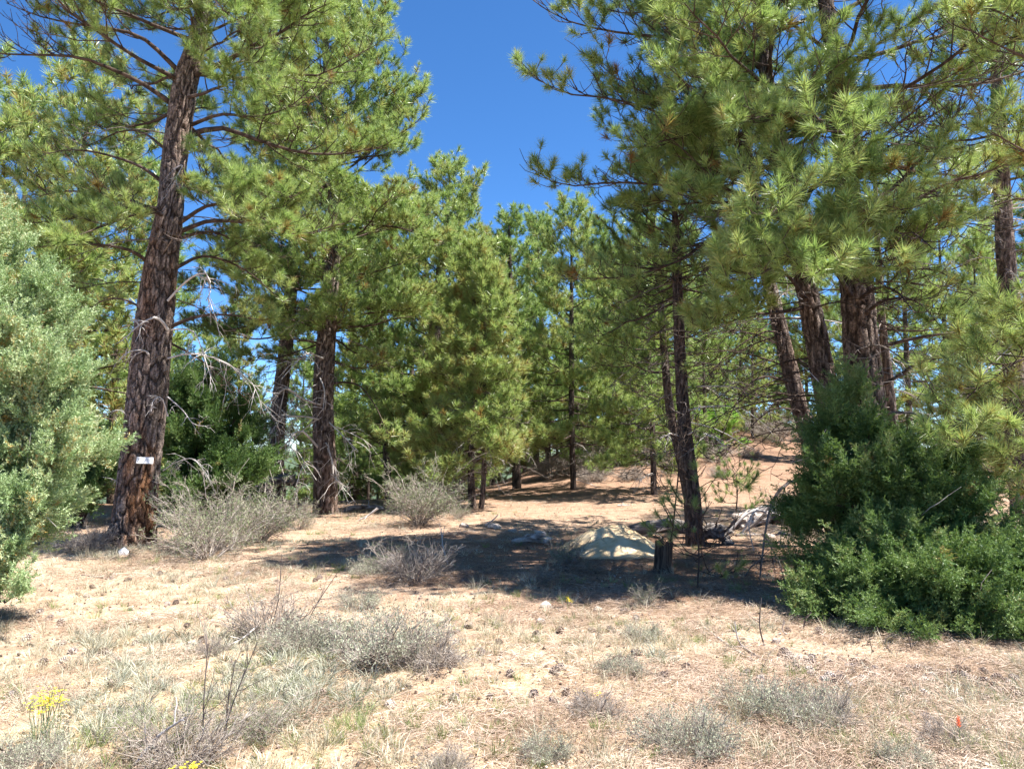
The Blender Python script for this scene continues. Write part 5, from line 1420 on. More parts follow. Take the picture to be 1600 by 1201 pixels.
def log_thing(name, label, p, q, r1, r2, mat, seed, rough=0.25, bend=0.05, stubs=3, cat='log'):
    global R
    R = np.random.RandomState(seed)
    p = np.array(p, float); q = np.array(q, float)
    org = np.array([p[0], p[1], gh(p[0], p[1])])
    root = empty(name, org); tag(root, label, cat)
    n = 26; k = 20
    s = np.linspace(0, 1, n)[:, None]
    P = p * (1 - s) + q * s; P = P + np.array([0, 0, 1]) * bend * np.sin(s * math.pi) + np.cumsum(R.randn(n, 3) * 0.004, axis=0)
    r = (r1 * (1 - s) + r2 * s)[:, 0]
    T = norm(q - p); n1 = norm(np.cross(T, [0, 0, 1.0])); n2 = np.cross(T, n1)
    a = np.arange(k) * 2 * math.pi / k
    A, S = np.meshgrid(a, np.arange(n))
    RR = r[:, None] * (1 + rough * (vnoise(np.cos(A) * 3 + 9 + seed, np.sin(A) * 3 + S * 0.25, seed) - 0.5) * 1.4 + 0.05 * R.randn(n, k))
    V = P[:, None] + RR[..., None] * (np.cos(A)[..., None] * n1 + np.sin(A)[..., None] * n2)
    V[0] += T * R.randn(k, 1) * r1 * 0.35; V[-1] += T * R.randn(k, 1) * r2 * 0.5
    V = V.reshape(-1, 3)
    i = np.arange(n - 1)[:, None] * k; j = np.arange(k)[None]; j2 = (j + 1) % k
    Q = np.stack([i + j, i + j2, i + k + j2, i + k + j], -1).reshape(-1, 4)
    cen = [len(V), len(V) + 1]
    V = np.vstack([V, P[0] + T * 0.02, P[-1] - T * 0.03])
    T1_ = [[cen[0], (x + 1) % k, x] for x in range(k)] + [[cen[1], (n - 1) * k + x, (n - 1) * k + (x + 1) % k] for x in range(k)]
    link('wood', mesh_np('wood', V - org, tris=np.array(T1_), quads=Q, mat=mat), root)
    for x in range(stubs):
        t = R.uniform(0.1, 0.9); b = p * (1 - t) + q * t
        d = norm(n1 * R.randn() + np.array([0, 0, 1.0]) * (0.5 + R.rand()) + T * R.randn() * 0.4)
        L = R.uniform(0.12, 0.4)
        tb = Tubes(); tb.add(resample(np.array([b, b + d * L * 0.5, b + d * L + R.randn(3) * 0.05]), 6), np.linspace(r1 * 0.3, r1 * 0.12, 6), 6)
        add_obj_rel('branch_stub', tb, mat, root, org, 0.3)
    return root
def gp(px, py, D=None, lift=0.0):
    if D is None: D = CAM_Z * F / (py - 699.5)
    p = unproj(px, py, D); p[2] = gh(p[0], p[1]) + lift
    return p
log_thing('fallen_log', 'dark fallen log lying behind the sand mound and the slender pine', gp(985, 840, 14.0, .10), gp(1080, 846, 13.8, .12), 0.10, 0.12, M_LOGDARK, 501, stubs=6)
log_thing('fallen_log', 'short thick dark log butting out right of the slender pine trunk', gp(1095, 850, 13.0, .12), gp(1136, 852, 12.8, .12), 0.12, 0.13, M_LOGDARK, 502, stubs=2)
log_thing('fallen_log', 'bleached split log with broken hollow end on the pale ground', gp(1152, 822, 14.6, .13), gp(1215, 806, 16.0, .16), 0.15, 0.14, M_LOGPALE, 503, 0.55, stubs=3)
log_thing('fallen_log', 'bleached slab of wood behind the split log', gp(1165, 806, 16.0, .12), gp(1235, 796, 17.0, .16), 0.09, 0.06, M_LOGPALE, 504, 0.6, stubs=1)
log_thing('fallen_log', 'grey bleached log end half hidden by the juniper', gp(1215, 803, 15.4, .10), gp(1285, 792, 16.0, .10), 0.10, 0.08, M_LOGPALE, 505, 0.5, stubs=1)
log_thing('fallen_log', 'pale thin log on the crest left of the tall grey shrub', gp(535, 797, 19.5, .04), gp(600, 795, 19.8, .05), 0.06, 0.05, M_LOGPALE, 506, stubs=1)
log_thing('fallen_log', 'crooked dark log lying under the dark pine behind the shrubs', gp(385, 800, 20.0, .25), gp(462, 790, 20.2, .75), 0.14, 0.17, M_LOGDARK, 507, bend=0.25, stubs=2)
log_thing('fallen_log', 'flat grey log in the shade left of the sand mound', gp(800, 850, 13.0, .03), gp(866, 856, 12.8, .05), 0.06, 0.07, M_LOGPALE, 508, stubs=1)

def stump():
    global R
    R = np.random.RandomState(55)
    D = 10.1
    f = gp(1035, 893, D)
    root = empty('tree_stump', f); root.scale = (0.9, 0.9, 0.95); tag(root, 'short rotten stump with jagged top in front of the sand mound', 'stump')
    k = 48; n = 22; h = 0.42
    a = np.arange(k) * 2 * math.pi / k
    A, S = np.meshgrid(a, np.linspace(0, 1, n))
    r = 0.125 * (1 + 0.35 * np.exp(-S * 6)) * (1 + 0.16 * (vnoise(np.cos(A) * 5 + 5, np.sin(A) * 5, 3) - 0.5) + 0.06 * np.sin(A * 4)) + 0.012 * (vnoise(A * 8, S * 2, 9) - 0.5)
    top = h * (0.86 + 0.24 * vnoise(np.cos(a) * 3 + 8, np.sin(a) * 3, 12))
    Z = S * top[None, :] - 0.05 * (1 - S)
    V = np.stack([np.cos(A) * r + 0.03 * S, np.sin(A) * r, Z], -1).reshape(-1, 3)
    i = np.arange(n - 1)[:, None] * k; j = np.arange(k)[None]; j2 = (j + 1) % k
    Q = np.stack([i + j, i + j2, i + k + j2, i + k + j], -1).reshape(-1, 4)
    link('bark', mesh_np('bark', V, quads=Q, mat=M_WOODOLD), root)
    # hollow sunken top
    rs = np.array([0.97, 0.7, 0.35, 0.02]); m = len(rs)
    TV = []
    for q, s_ in enumerate(rs):
        zz = top - 0.01 - 0.06 * q * (0.5 + R.rand(k) * 0.7)
        TV.append(np.stack([np.cos(a) * r[-1] * s_ + 0.03, np.sin(a) * r[-1] * s_, zz], -1))
    TV = np.concatenate(TV)
    i = np.arange(m - 1)[:, None] * k
    Q = np.stack([i + j, i + j2, i + k + j2, i + k + j], -1).reshape(-1, 4)
    link('rotten_core', mesh_np('rotten_core', TV, quads=Q, mat=M_WOODOLD), root)
stump()

ROCKV = [icos(s, 2, 0.10) for s in (601, 602, 603, 604)]
ROCKM = [mesh_np('rock', V * np.array([1, 0.8, 0.6]), tris=T, mat=M_ROCK, smooth=False) for V, T in ROCKV]
def rock(label, px, py, D, s, k, rot=0.0, mat=None, name='rock', grp=None):
    p = gp(px, py, D, s * 0.18)
    me = ROCKM[k % 4]
    if mat:
        me = me.copy(); me.materials.clear(); me.materials.append(mat)
    o = link(name, me, loc=p); o.scale = (s, s, s * 1.0); o.rotation_euler = (0.1 * k, 0.15, rot)
    tag(o, label, 'rock', grp)
    return o
Vw, Tw = icos(77, 1, 0.5)
ow = link('rock', mesh_np('rock', Vw * np.array([1.0, 0.8, 0.75]), tris=Tw, mat=M_ROCKWHITE, smooth=False), loc=gp(194, 858, 11.6, 0.03))
ow.scale = (0.10, 0.10, 0.10); tag(ow, 'bright white angular rock at the foot of the leaning ponderosa', 'rock')
for lab, px, py, D_, s_, k, r_ in [
    ('egg-shaped brown chunk standing in front of the split log', 1160, 832, 13.9, 0.10, 0, 1.0),
    ('small brown chunk left of the egg-shaped one by the split log', 1142, 827, 14.2, 0.09, 1, 2.0),
    ('pale flat stone right end of the short thick dark log', 1133, 832, 14.4, 0.10, 2, 0.3),
    ('small pale stone at the broken butt of the short thick log', 1140, 842, 13.2, 0.06, 3, 1.3),
    ('brown chunk in the open ground before the juniper', 1203, 837, 13.6, 0.11, 0, 2.3),
    ('pale chunk touching the brown chunk before the juniper', 1222, 835, 13.9, 0.10, 1, 0.9),
    ('pinkish stone resting on the ground left of the sand mound', 843, 832, 14.2, 0.13, 2, 0.2),
    ('small stone next to the pinkish stone by the sand mound', 826, 838, 13.8, 0.08, 3, 1.9),
    ('pale rock among white sticks left of the shadow band', 772, 826, 15.2, 0.15, 0, 2.9),
    ('brown lumpy rock at the end of the sticks left of the shadow band', 726, 826, 15.4, 0.12, 1, 0.7),
    ('half buried stone near the pale rock and white sticks', 800, 832, 14.6, 0.10, 2, 2.2),
    ('whitish stone at the near edge of the shadow, left of the yellow flower', 852, 943, 7.9, 0.075, 3, 0.5),
    ('weathered white stone at the shadow edge right of the yellow flower', 935, 948, 7.8, 0.06, 0, 1.1),
    ('flat pale stone in the left clearing near a small stick', 272, 905, 9.6, 0.06, 2, 2.1),
    ('greyish stone in the clearing above the nearest wiry shrub', 232, 985, 6.8, 0.045, 3, 0.1)]:
    rock(lab, px, py, D_, s_, k, r_)

# ------------------------------------------------------------------ tag on the big trunk
def tree_tag():
    m, n, o = newmat('white_painted_tag')
    b = n.nodes.new('ShaderNodeBsdfPrincipled'); b.inputs['Roughness'].default_value = 0.45
    ge = n.nodes.new('ShaderNodeTexCoord')
    n.links.new(ramp(n, noise(n, ge.outputs['Object'], 22, 5), [(0.3, (0.62, 0.60, 0.57)), (0.42, (0.86, 0.86, 0.84))]), b.inputs['Base Color'])
    n.links.new(b.outputs[0], o.inputs['Surface'])
    mk, n, o = newmat('faded_tag_mark')
    b = n.nodes.new('ShaderNodeBsdfPrincipled'); b.inputs['Base Color'].default_value = (0.22, 0.23, 0.24, 1); b.inputs['Roughness'].default_value = 0.7
    n.links.new(b.outputs[0], o.inputs['Surface'])
    mk2, n, o = newmat('pale_tag_mark')
    b = n.nodes.new('ShaderNodeBsdfPrincipled'); b.inputs['Base Color'].default_value = (0.52, 0.50, 0.47, 1); b.inputs['Roughness'].default_value = 0.7
    n.links.new(b.outputs[0], o.inputs['Surface'])
    i = np.argmin(np.abs(PA[:, 2] - unproj(226, 719, 13)[2])); rad = rA[i]
    Dt = 13 - rad - 0.035
    c = unproj(226.5, 719, Dt)
    root = empty('tree_tag', c); tag(root, 'small white rectangular tag nailed on the leaning ponderosa trunk', 'sign')
    root.rotation_euler = (math.radians(-16), math.radians(2), math.radians(12))
    W, Hh = 0.255, 0.108
    def box(name, cx, cz, w_, h_, y0, y1, mat, bw=0.0):
        V = np.array([[cx + sx * w_ / 2, y, cz + sz * h_ / 2] for y in (y0, y1) for sx, sz in ((-1, -1), (1, -1), (1, 1), (-1, 1))])
        Q = [[0, 1, 2, 3], [7, 6, 5, 4], [0, 4, 5, 1], [1, 5, 6, 2], [2, 6, 7, 3], [3, 7, 4, 0]]
        return link(name, mesh_np(name, V, quads=np.array(Q), mat=mat, smooth=False), root)
    box('plate', 0, 0, W, Hh, -0.004, 0.004, m)
    r = random.Random(3)
    # worn emblem at one end, then a faint line of illegible strokes
    for cx, cz, w_, h_, mm in [(-0.108, 0.032, 0.012, 0.030, mk), (-0.094, 0.010, 0.020, 0.016, mk), (-0.100, -0.022, 0.012, 0.026, mk), (-0.086, 0.036, 0.014, 0.010, mk2)]:
        box('mark', cx, cz, w_, h_, -0.0062, -0.0042, mm)
    for x in (-0.062, -0.050, -0.030, -0.012, 0.0, 0.018, 0.034, 0.052, 0.070):
        box('mark', x, r.uniform(-0.01, 0.012), 0.005, r.uniform(0.018, 0.034), -0.0062, -0.0042, mk2)
    for x in (-0.11, 0.115):
        tb = Tubes(); tb.add(np.array([[x, -0.012, 0.04], [x, 0.0, 0.04], [x, 0.05, 0.04]]), np.array([0.005, 0.003, 0.002]), 6)
        V, Q = tb.arrays(); link('nail', mesh_np('nail', V, quads=Q, mat=mk), root)
tree_tag()

# ------------------------------------------------------------------ pine cones
M_CONE = simplemat('pine_cone_scale', [(0.25, (0.20, 0.145, 0.11)), (0.5, (0.40, 0.32, 0.27)), (0.75, (0.60, 0.53, 0.47))], 30, 0.8, (1, 1, 1), 0.0, rnd=0.5)
def cone_mesh(seed):
    r = np.random.RandomState(seed)
    V = []; T = []
    # core
    kk = 6
    for z, q in ((-0.042, 0.006), (-0.02, 0.012), (0.02, 0.010), (0.045, 0.003)):
        for j in range(kk): V.append([math.cos(j * 2 * math.pi / kk) * q, math.sin(j * 2 * math.pi / kk) * q, z])
    for i in range(3):
        for j in range(kk):
            a, b = i * kk + j, i * kk + (j + 1) % kk
            T += [[a, b, b + kk], [a, b + kk, a + kk]]
    n = 62
    for i in range(n):
        t = (i + 0.5) / n; az = i * 2.39996
        z = -0.042 + 0.085 * t
        L = 0.040 * math.sin(math.pi * (0.12 + 0.80 * t)) ** 0.7 * (0.9 + 0.2 * r.rand())
        el = math.radians(-30 + 85 * t)
        u = np.array([math.cos(az), math.sin(az), 0]); tn = np.array([-math.sin(az), math.cos(az), 0])
        d = u * math.cos(el) + np.array([0, 0, 1]) * math.sin(el)
        up = np.cross(d, tn)
        b = np.array([0, 0, z]) + u * 0.006; wv = 0.011
        o = len(V)
        V += [b - tn * 0.003, b + tn * 0.003, b + d * L * 0.8 + tn * wv, b + d * L * 0.8 - tn * wv, b + d * L + up * 0.003, b + d * L * 0.9 - up * 0.006]
        T += [[o, o + 1, o + 2], [o, o + 2, o + 3], [o + 3, o + 2, o + 4], [o + 3, o + 5, o + 2], [o + 4, o + 2, o + 5], [o + 4, o + 5, o + 3]]
    return mesh_np('pine_cone', np.array(V), tris=np.array(T), mat=M_CONE, smooth=False)
CONES = [cone_mesh(s) for s in (1, 2, 3)]
Rc = np.random.RandomState(88)
def put_cone(px, py, label, group):
    p = gp(px, py); s = 0.62 + 0.26 * Rc.rand()
    o = link('pine_cone', CONES[Rc.randint(3)], loc=p + [0, 0, 0.020 * s])
    o.scale = (s, s, s); o.rotation_euler = (math.radians(Rc.uniform(60, 120)), Rc.uniform(-.4, .4), Rc.uniform(0, 6.28))
    tag(o, label, 'pine cone', group)
for px, py, lab in [
    (178, 1058, 'largest open cone beside a green tuft in the bare sand at left'), (22, 1075, 'dark cone at the left edge below the yellow flowers\' level'), (68, 1025, 'grey cone in the bare sand above the yellow flowers'),
    (95, 968, 'weathered cone beside the shadow under the left juniper'), (75, 962, 'cone closest to the shadow of the left juniper'), (175, 900, 'dark cone at the end of the stick below the leaning ponderosa'),
    (145, 912, 'small cone in the needles left of the stick'), (250, 893, 'cone in the needles straight below the tagged trunk'), (262, 935, 'cone below the flat pale stone in the left clearing'),
    (275, 934, 'cone touching another, below the flat pale stone'), (205, 943, 'pair member cone in the middle of the left clearing'), (215, 965, 'lone cone in the dry grass of the left clearing'),
    (300, 998, 'single dark cone left of the wiry leaning shrub'), (212, 995, 'grey cone just above the bare sand'), (500, 898, 'dark cone beyond the biggest sagebrush'),
    (732, 972, 'cone on bare soil left of the whitish stone'), (775, 970, 'middle cone of three on the soil before the shadow'), (752, 1010, 'cone right of the biggest sagebrush tip'),
    (780, 995, 'cone a step nearer than the three before the shadow'), (838, 985, 'cone left of the group before the shadow edge'), (845, 966, 'cone at the shadow edge under the whitish stone'),
    (875, 978, 'cone in the pinkish needles below the yellow flower'), (925, 980, 'paired cone right of the yellow flower'), (798, 1045, 'lone cone on the bare soil track'),
    (885, 1070, 'pale upright cone in the centre foreground'), (890, 1088, 'cone just below the pale upright cone'), (733, 1190, 'darkest open cone at the bottom edge'),
    (610, 1088, 'cone right of the low green-grey bush'), (843, 1155, 'cone beside the bluish little sagebrush'), (1015, 1108, 'cone at the left flank of the rounded sagebrush'),
    (1040, 1045, 'cone above the rounded sagebrush'), (965, 1020, 'first cone of the loose row in the right clearing'), (973, 1032, 'second cone of the loose row in the right clearing'),
    (1445, 1115, 'dark cone in the grass left of the red flower'), (1406, 1083, 'cone nearest the broad low sagebrush, right side'), (500, 1075, 'cone near the foot of the low green-grey bush')]:
    put_cone(px, py, lab, 'pine cones lying in the clearing')
for i in range(95):
    px = Rc.uniform(1215, 1600); py = 1012 + (px - 1215) * 0.10 + abs(Rc.randn()) * 26
    put_cone(px, py, 'greyish pine cone in the dense cone field in front of the dark juniper', 'cones in front of the dark juniper')
for i in range(28):
    px = Rc.uniform(40, 600); py = Rc.uniform(890, 1040)
    put_cone(px, py, 'small open cone among dry needles in the left half of the clearing', 'small cones scattered at left')
for i in range(22):
    px = Rc.uniform(700, 1300); py = Rc.uniform(950, 1100)
    put_cone(px, py, 'small open cone among dry needles in the right half of the clearing', 'small cones scattered at right')

# ------------------------------------------------------------------ fallen sticks
def stick(label, pts, D=None, r0=0.008, mat=None, lifts=None, subs=3):
    global R
    P = []
    for i, (a, b) in enumerate(pts):
        p = gp(a, b, D); p[2] += r0 * 0.7 + (lifts[i] if lifts else 0); P.append(p)
    P = resample(np.array(P), 10)
    R = np.random.RandomState(int(pts[0][0] * 7 + pts[0][1]))
    root = empty('fallen_stick', P[0]); tag(root, label, 'stick')
    tub = Tubes(); tub.add(P, r0 * np.linspace(1, 0.45, 10), 6)
    add_obj_rel('wood', tub, mat or M_DEADTWIG, root, P[0], 0.25)
    if subs:
        t = 0.2 + 0.7 * R.rand(subs); b, T = path_at(P, t)
        L = np.linalg.norm(P[-1] - P[0])
        SP = curve(b, norm(T + R.randn(subs, 3) * [0.6, 0.6, 0.35] + [0, 0, .15]), L * 0.3 * (0.4 + R.rand(subs)), np.tile([0, 0, -.05], (subs, 1)), 5, 0.04)
        for x in range(subs):
            tb = Tubes(); tb.add(SP[x], r0 * 0.45 * np.linspace(1, .5, 5), 4)
            add_obj_rel('side_twig', tb, mat or M_DEADTWIG, root, P[0])
def up_stick(label, foot, top, D, r0=0.006, mat=None, subs=3):
    global R
    R = np.random.RandomState(int(top[0] * 3 + top[1]))
    f = gp(foot[0], foot[1], D, -0.02); t_ = unproj(top[0], top[1], D - 0.1)
    P = resample(np.array([f, f * .5 + t_ * .5 + R.randn(3) * 0.02, t_]), 8)
    root = empty('dead_stem', f); tag(root, label, 'stick')
    tub = Tubes(); tub.add(P, r0 * np.linspace(1, 0.5, 8), 6); add_obj_rel('wood', tub, mat or M_DEADTWIG, root, f)
    tt = 0.3 + 0.65 * R.rand(subs); b, T = path_at(P, tt)
    L = np.linalg.norm(P[-1] - P[0])
    SP = curve(b, norm(T + R.randn(subs, 3) * 0.6), L * 0.3 * (0.4 + R.rand(subs)), np.tile([0, 0, .1], (subs, 1)), 5, 0.04)
    for x in range(subs):
        tb = Tubes(); tb.add(SP[x], r0 * 0.45 * np.linspace(1, .5, 5), 4); add_obj_rel('side_twig', tb, mat or M_DEADTWIG, root, f)
stick('brown stick lying in the needles below the leaning ponderosa', [(128, 896), (155, 898), (172, 900)], r0=0.012)
stick('thin dark stick in the needles below the tagged trunk', [(295, 896), (310, 893), (322, 895)], r0=0.008)
stick('pale stick lying across the left clearing', [(262, 948), (285, 948), (300, 943)], r0=0.007, mat=M_DEAD)
stick('bleached branch poking left from the wiry leaning shrub', [(402, 985), (380, 992), (355, 1000)], r0=0.010, mat=M_DEAD, lifts=[.1, .03, 0])
stick('dark curved stick at the bottom of the right foreground', [(1410, 1170), (1430, 1178), (1440, 1200)], r0=0.008)
stick('curved stick lying at the shadow edge below the dark juniper', [(1165, 1008), (1185, 1020), (1215, 1032)], r0=0.008)
stick('thin long stick lying left of the cone field', [(1100, 975), (1150, 1010), (1210, 1040)], r0=0.006, mat=M_DEAD)
stick('white stick leaning on the crest near the thin log', [(590, 800), (575, 806), (560, 812)], r0=0.03, D=17.0, mat=M_DEAD, lifts=[.25, .1, 0])
stick('white forked stick left of the shadow band', [(758, 818), (770, 812), (778, 806)], r0=0.02, D=15.5, mat=M_DEAD, lifts=[0, .1, .2])
stick('pale crooked stick on the orange duff behind the mound', [(965, 800), (975, 806), (985, 812)], r0=0.02, D=19.0, mat=M_DEAD)
stick('grey branch propped over the bleached split log', [(1140, 826), (1175, 815), (1215, 800)], r0=0.03, D=14.4, mat=M_DEAD, lifts=[0, .35, .3], subs=5)
stick('dark broken branch jutting up from the log heap', [(1160, 822), (1185, 812), (1205, 795)], r0=0.035, D=14.2, lifts=[0, .2, .5], subs=5)
stick('slanting pale branch at the right end of the log heap', [(1275, 818), (1240, 806), (1215, 795)], r0=0.025, D=14.6, mat=M_DEAD, lifts=[.02, .2, .35], subs=5)
stick('dark branch lying before the bleached logs', [(1150, 832), (1200, 830), (1260, 822)], r0=0.03, D=13.8, subs=5)
stick('tangled grey branch over the dark log right of the mound', [(1000, 842), (1040, 836), (1080, 834)], r0=0.025, D=13.6, lifts=[0, .15, .2], subs=6)
stick('grey branch lying along the crest left of the scaly pine', [(345, 805), (400, 803), (470, 800)], r0=0.03, D=17.0, mat=M_DEAD, lifts=[.1, .15, .1])
up_stick('curved bare stem rising at the edge of the shade left of the cone field', (1195, 1005), (1188, 945), 6.4, 0.008)
up_stick('leaning bare stem with knobbed tip beside the cone field', (1168, 1010), (1148, 970), 6.3, 0.008, M_DEAD)
up_stick('short whitish stem poking up before the juniper shadow', (1235, 990), (1225, 968), 6.8, 0.008, M_DEAD)
up_stick('slanting stem in the shade right of the short whitish one', (1255, 985), (1268, 955), 6.9, 0.007)
up_stick('tall greenish stick of the nearest wiry shrub', (318, 1150), (325, 1005), 4.2, 0.005, M_DEADTWIG, 9)
up_stick('slanting dark stick right of the nearest wiry shrub', (345, 1120), (402, 1003), 4.3, 0.005, M_DEADTWIG, 9)
up_stick('short dark stick between the two taller sticks', (355, 1110), (368, 1030), 4.4, 0.005, M_DEADTWIG, 6)
up_stick('bleached stick leaning at the base of the nearest wiry shrub', (205, 1195), (290, 1120), 4.1, 0.010, M_DEAD, 3)
up_stick('thin wand of the wiry leaning shrub', (418, 975), (440, 865), 6.8, 0.005, M_DEADTWIG, 7)
up_stick('pale wand behind the biggest sagebrush', (470, 950), (530, 890), 6.9, 0.005, M_DEADTWIG, 5)
up_stick('white curved stick beside the white-stemmed shrub', (700, 860), (690, 825), 11.0, 0.012, M_DEAD, 3)
up_stick('orange grass stalk before the cone field', (1360, 1015), (1358, 995), 6.2, 0.004, M_DEADTWIG, 1)
up_stick('tan stalk in front of the dark juniper foot', (1425, 1010), (1420, 990), 6.3, 0.005, M_DEADTWIG, 1)

# ------------------------------------------------------------------ flowers
def flower_plant(name, label, px, py, D, h, stems, heads, mat, spread, hs, cat='flower', seed=1, body=True):
    global R
    R = np.random.RandomState(seed)
    f = gp(px, py, D)
    root = empty(name, f); tag(root, label, cat)
    a = R.rand(stems) * 6.28; le = spread * np.sqrt(R.rand(stems))
    P = curve(np.stack([np.cos(a), np.sin(a), 0 * a], -1) * 0.02, norm(np.stack([np.cos(a) * le, np.sin(a) * le, np.ones(stems)], -1)), h * (0.8 + 0.25 * R.rand(stems)), np.zeros((stems, 3)), 5, 0.02)
    tub = Tubes(); tub.add(P, 0.0022 * np.ones((stems, 5)), 3)
    V, Q = tub.arrays()
    o = link('stems', mesh_np('stems', V, quads=Q, mat=M_STEMGREEN, attrs={'nrand': R.rand(len(V))}), root); o['kind'] = 'stuff'
    for i in range(stems):
        V = []; T = []
        for q in range(heads):
            c = P[i, -1] + R.randn(3) * [hs * 1.2, hs * 1.2, hs * 0.9]
            for k in range(5):
                an = k * 1.2566 + R.rand(); d = np.array([math.cos(an), math.sin(an), 0.3 + 0.5 * R.rand()]); s = np.array([-math.sin(an), math.cos(an), 0])
                o = len(V); l = 0.006
                V += [c, c + d * l * 0.6 + s * l * 0.5, c + d * l * 1.2, c + d * l * 0.6 - s * l * 0.5]
                T += [[o, o + 1, o + 2], [o, o + 2, o + 3]]
        link('flower_head', mesh_np('flower_head', np.array(V), tris=np.array(T), mat=mat, smooth=False, attrs={'nrand': np.repeat(R.rand(len(V) // 4), 4)}), root)
flower_plant('yellow_wildflower', 'left clump of yellow wildflowers over a greyish bush', 60, 1150, 4.25, 0.30, 8, 10, M_YELLOW, 0.28, 0.016, seed=1)
flower_plant('yellow_wildflower', 'brighter yellow clump just right of the other at lower left', 82, 1140, 4.3, 0.27, 8, 12, M_YELLOW, 0.16, 0.014, seed=2)
flower_plant('yellow_wildflower', 'yellow flowers cut by the bottom edge, the left of two', 265, 1215, 3.75, 0.12, 3, 12, M_YELLOW, 0.15, 0.010, seed=3)
flower_plant('yellow_wildflower', 'yellow flowers cut by the bottom edge, the right of two', 292, 1220, 3.75, 0.13, 5, 12, M_YELLOW, 0.2, 0.011, seed=4)
flower_plant('yellow_wildflower', 'single small yellow flower at the near edge of the shadow', 886, 950, 7.8, 0.10, 3, 10, M_YELLOW, 0.25, 0.012, seed=5)
flower_plant('yellow_wildflower', 'faint low yellow flower in the right foreground', 928, 1075, 5.15, 0.04, 4, 4, M_YELLOW, 0.8, 0.012, seed=6)
def paintbrush():
    f = gp(1500, 1175, 4.1)
    root = empty('red_wildflower', f); tag(root, 'single orange-red wildflower spike in the grass at lower right', 'flower')
    P = resample(np.array([[0, 0, 0], [0.004, 0, 0.10], [0, 0, 0.19]]), 8)
    tub = Tubes(); tub.add(P, np.full(8, 0.0022), 4); V, Q = tub.arrays()
    link('stem', mesh_np('stem', V, quads=Q, mat=M_STEMGREEN, attrs={'nrand': np.random.rand(len(V))}), root)
    V = []; T = []; r = np.random.RandomState(4)
    for i in range(34):
        t = i / 34; an = i * 2.4; z = 0.155 + 0.055 * t
        d = norm(np.array([math.cos(an), math.sin(an), 1.2])); s = np.array([-math.sin(an), math.cos(an), 0]); c = np.array([0, 0, z]); l = 0.024 * (1 - 0.4 * t)
        o = len(V); V += [c, c + d * l * .6 + s * 0.003, c + d * l, c + d * l * .6 - s * 0.003]; T += [[o, o + 1, o + 2], [o, o + 2, o + 3]]
    link('flower_head', mesh_np('flower_head', np.array(V), tris=np.array(T), mat=M_RED, smooth=False, attrs={'nrand': np.repeat(r.rand(34), 4)}), root)
paintbrush()

# ------------------------------------------------------------------ ground cover (uncountable)
Rg = np.random.RandomState(99)
R = Rg
def field(n, ymin, ymax, power=1.0, dens=None):
    """random spots in the view wedge, denser near"""
    y = ymin * (ymax / ymin) ** (Rg.rand(n) ** power)
    x = (Rg.rand(n) * 2 - 1) * (y * 0.74 + 0.8)
    if dens is not None:
        k = Rg.rand(n) < dens(x, y); x, y = x[k], y[k]
    return x, y
def up_dirs(n, j=0.15):
    d = Rg.randn(n, 3) * j; d[:, 2] = 1; return d
def veg(x, y): return np.clip(fbm(x * 0.9, y * 0.9, 61) * 2.4 + 0.5, 0.05, 1)
def sandm(x, y): return np.clip(1.15 - ((x + 1.4) / 3.0) ** 2 - ((y - 4.2) / 2.6) ** 2, 0, 1)

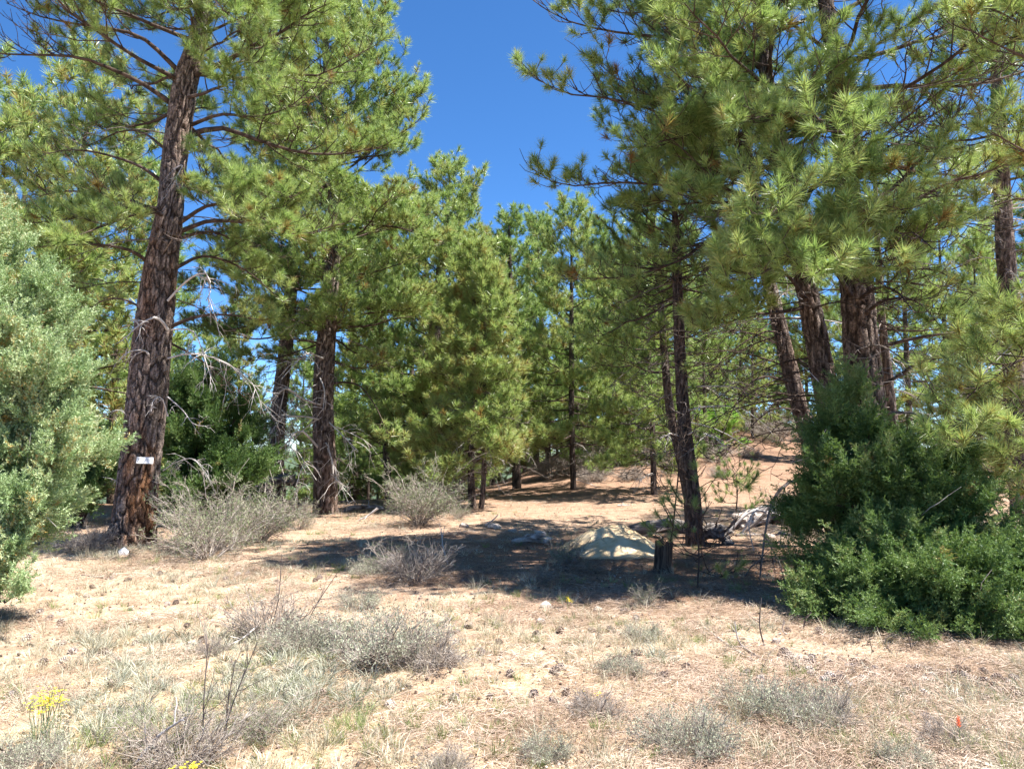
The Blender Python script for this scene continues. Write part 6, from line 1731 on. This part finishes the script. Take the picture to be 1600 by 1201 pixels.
x, y = field(5200, 2.4, 24, 1.0, lambda x, y: (1 - 0.6 * sandm(x, y)) * np.clip(fbm(x * 0.8 + 40, y * 0.8, 66, 3) * 4 + 0.55, 0.06, 1))
n = len(x)
o = scatter('needle_litter', G_LIT, np.stack([x, y, ground_h(x, y) - 0.004], -1), up_dirs(n, 0.05), 0.7 + 0.8 * Rg.rand(n), 0.50 + 0.45 * fbm(x * 0.7, y * 0.7, 62) + 0.05 * Rg.randn(n) - 0.30 * np.clip(1.3 - ((x + 0.35 * y - 5.4) / 4.6) ** 2 - ((y - 11) / 3.4) ** 2, 0, 1))  # litter darkened over the shadow band, sharing the duff's painted shade
x, y = field(17000, 2.3, 22, 0.9, lambda x, y: (0.10 + 0.9 * veg(x, y) ** 1.5) * (1 - 0.6 * sandm(x, y)) * np.where((y > 8.5) & (x > -2) & (x < 5), 0.2, 1))
n = len(x)
o = scatter('dry_grass', G_DRY, np.stack([x, y, ground_h(x, y)], -1), up_dirs(n, 0.25), 0.35 + 0.75 * Rg.rand(n), 0.45 + 0.35 * fbm(x * 1.3, y * 1.3, 63) + 0.1 * Rg.randn(n))
x, y = field(15000, 2.3, 17, 0.85, lambda x, y: np.clip(fbm(x * 0.75 + 17, y * 0.75 + 3, 67, 3) * 4.5 + 0.12 + 0.35 * sstep(0.0, 2.0, x) * sstep(7.5, 5, y) - 0.4 * np.exp(-(x + 0.1) ** 2 * 3), 0.0, 1) * np.where((y > 8.0) & (x > -2.5) & (x < 5.5), 0.08, 1))
n = len(x)
o = scatter('ground_scrub', G_GREY, np.stack([x, y, ground_h(x, y)], -1), up_dirs(n, 0.25), 0.4 + 0.7 * Rg.rand(n), 0.5 + 0.35 * fbm(x * 1.1, y * 1.1, 68) + 0.1 * Rg.randn(n))
x, y = field(3600, 2.3, 18, 0.8, lambda x, y: np.clip(fbm(x * 1.1 + 7, y * 1.1, 64) * 3.2 + 0.10 + 0.35 * sstep(0.5, 2.2, x) * sstep(6, 4, y), 0.0, 1))
n = len(x)
o = scatter('green_grass', G_GRN, np.stack([x, y, ground_h(x, y)], -1), up_dirs(n, 0.2), 0.4 + 0.6 * Rg.rand(n), 0.5 + 0.2 * Rg.randn(n))
x, y = field(16000, 2.3, 20, 0.9)
n = len(x)
o = scatter('forest_debris', G_DEB, np.stack([x, y, ground_h(x, y) + 0.008], -1), up_dirs(n, 0.8), 0.005 + 0.017 * Rg.rand(n) ** 3, 0.5 + 0.3 * Rg.randn(n))
x, y = field(9000, 2.3, 14, 0.9)
n = len(x)
o = scatter('gravel', G_PEB, np.stack([x, y, ground_h(x, y) + 0.004], -1), up_dirs(n, 0.4), 0.004 + 0.014 * Rg.rand(n) ** 3, 0.5 + 0.3 * Rg.randn(n))
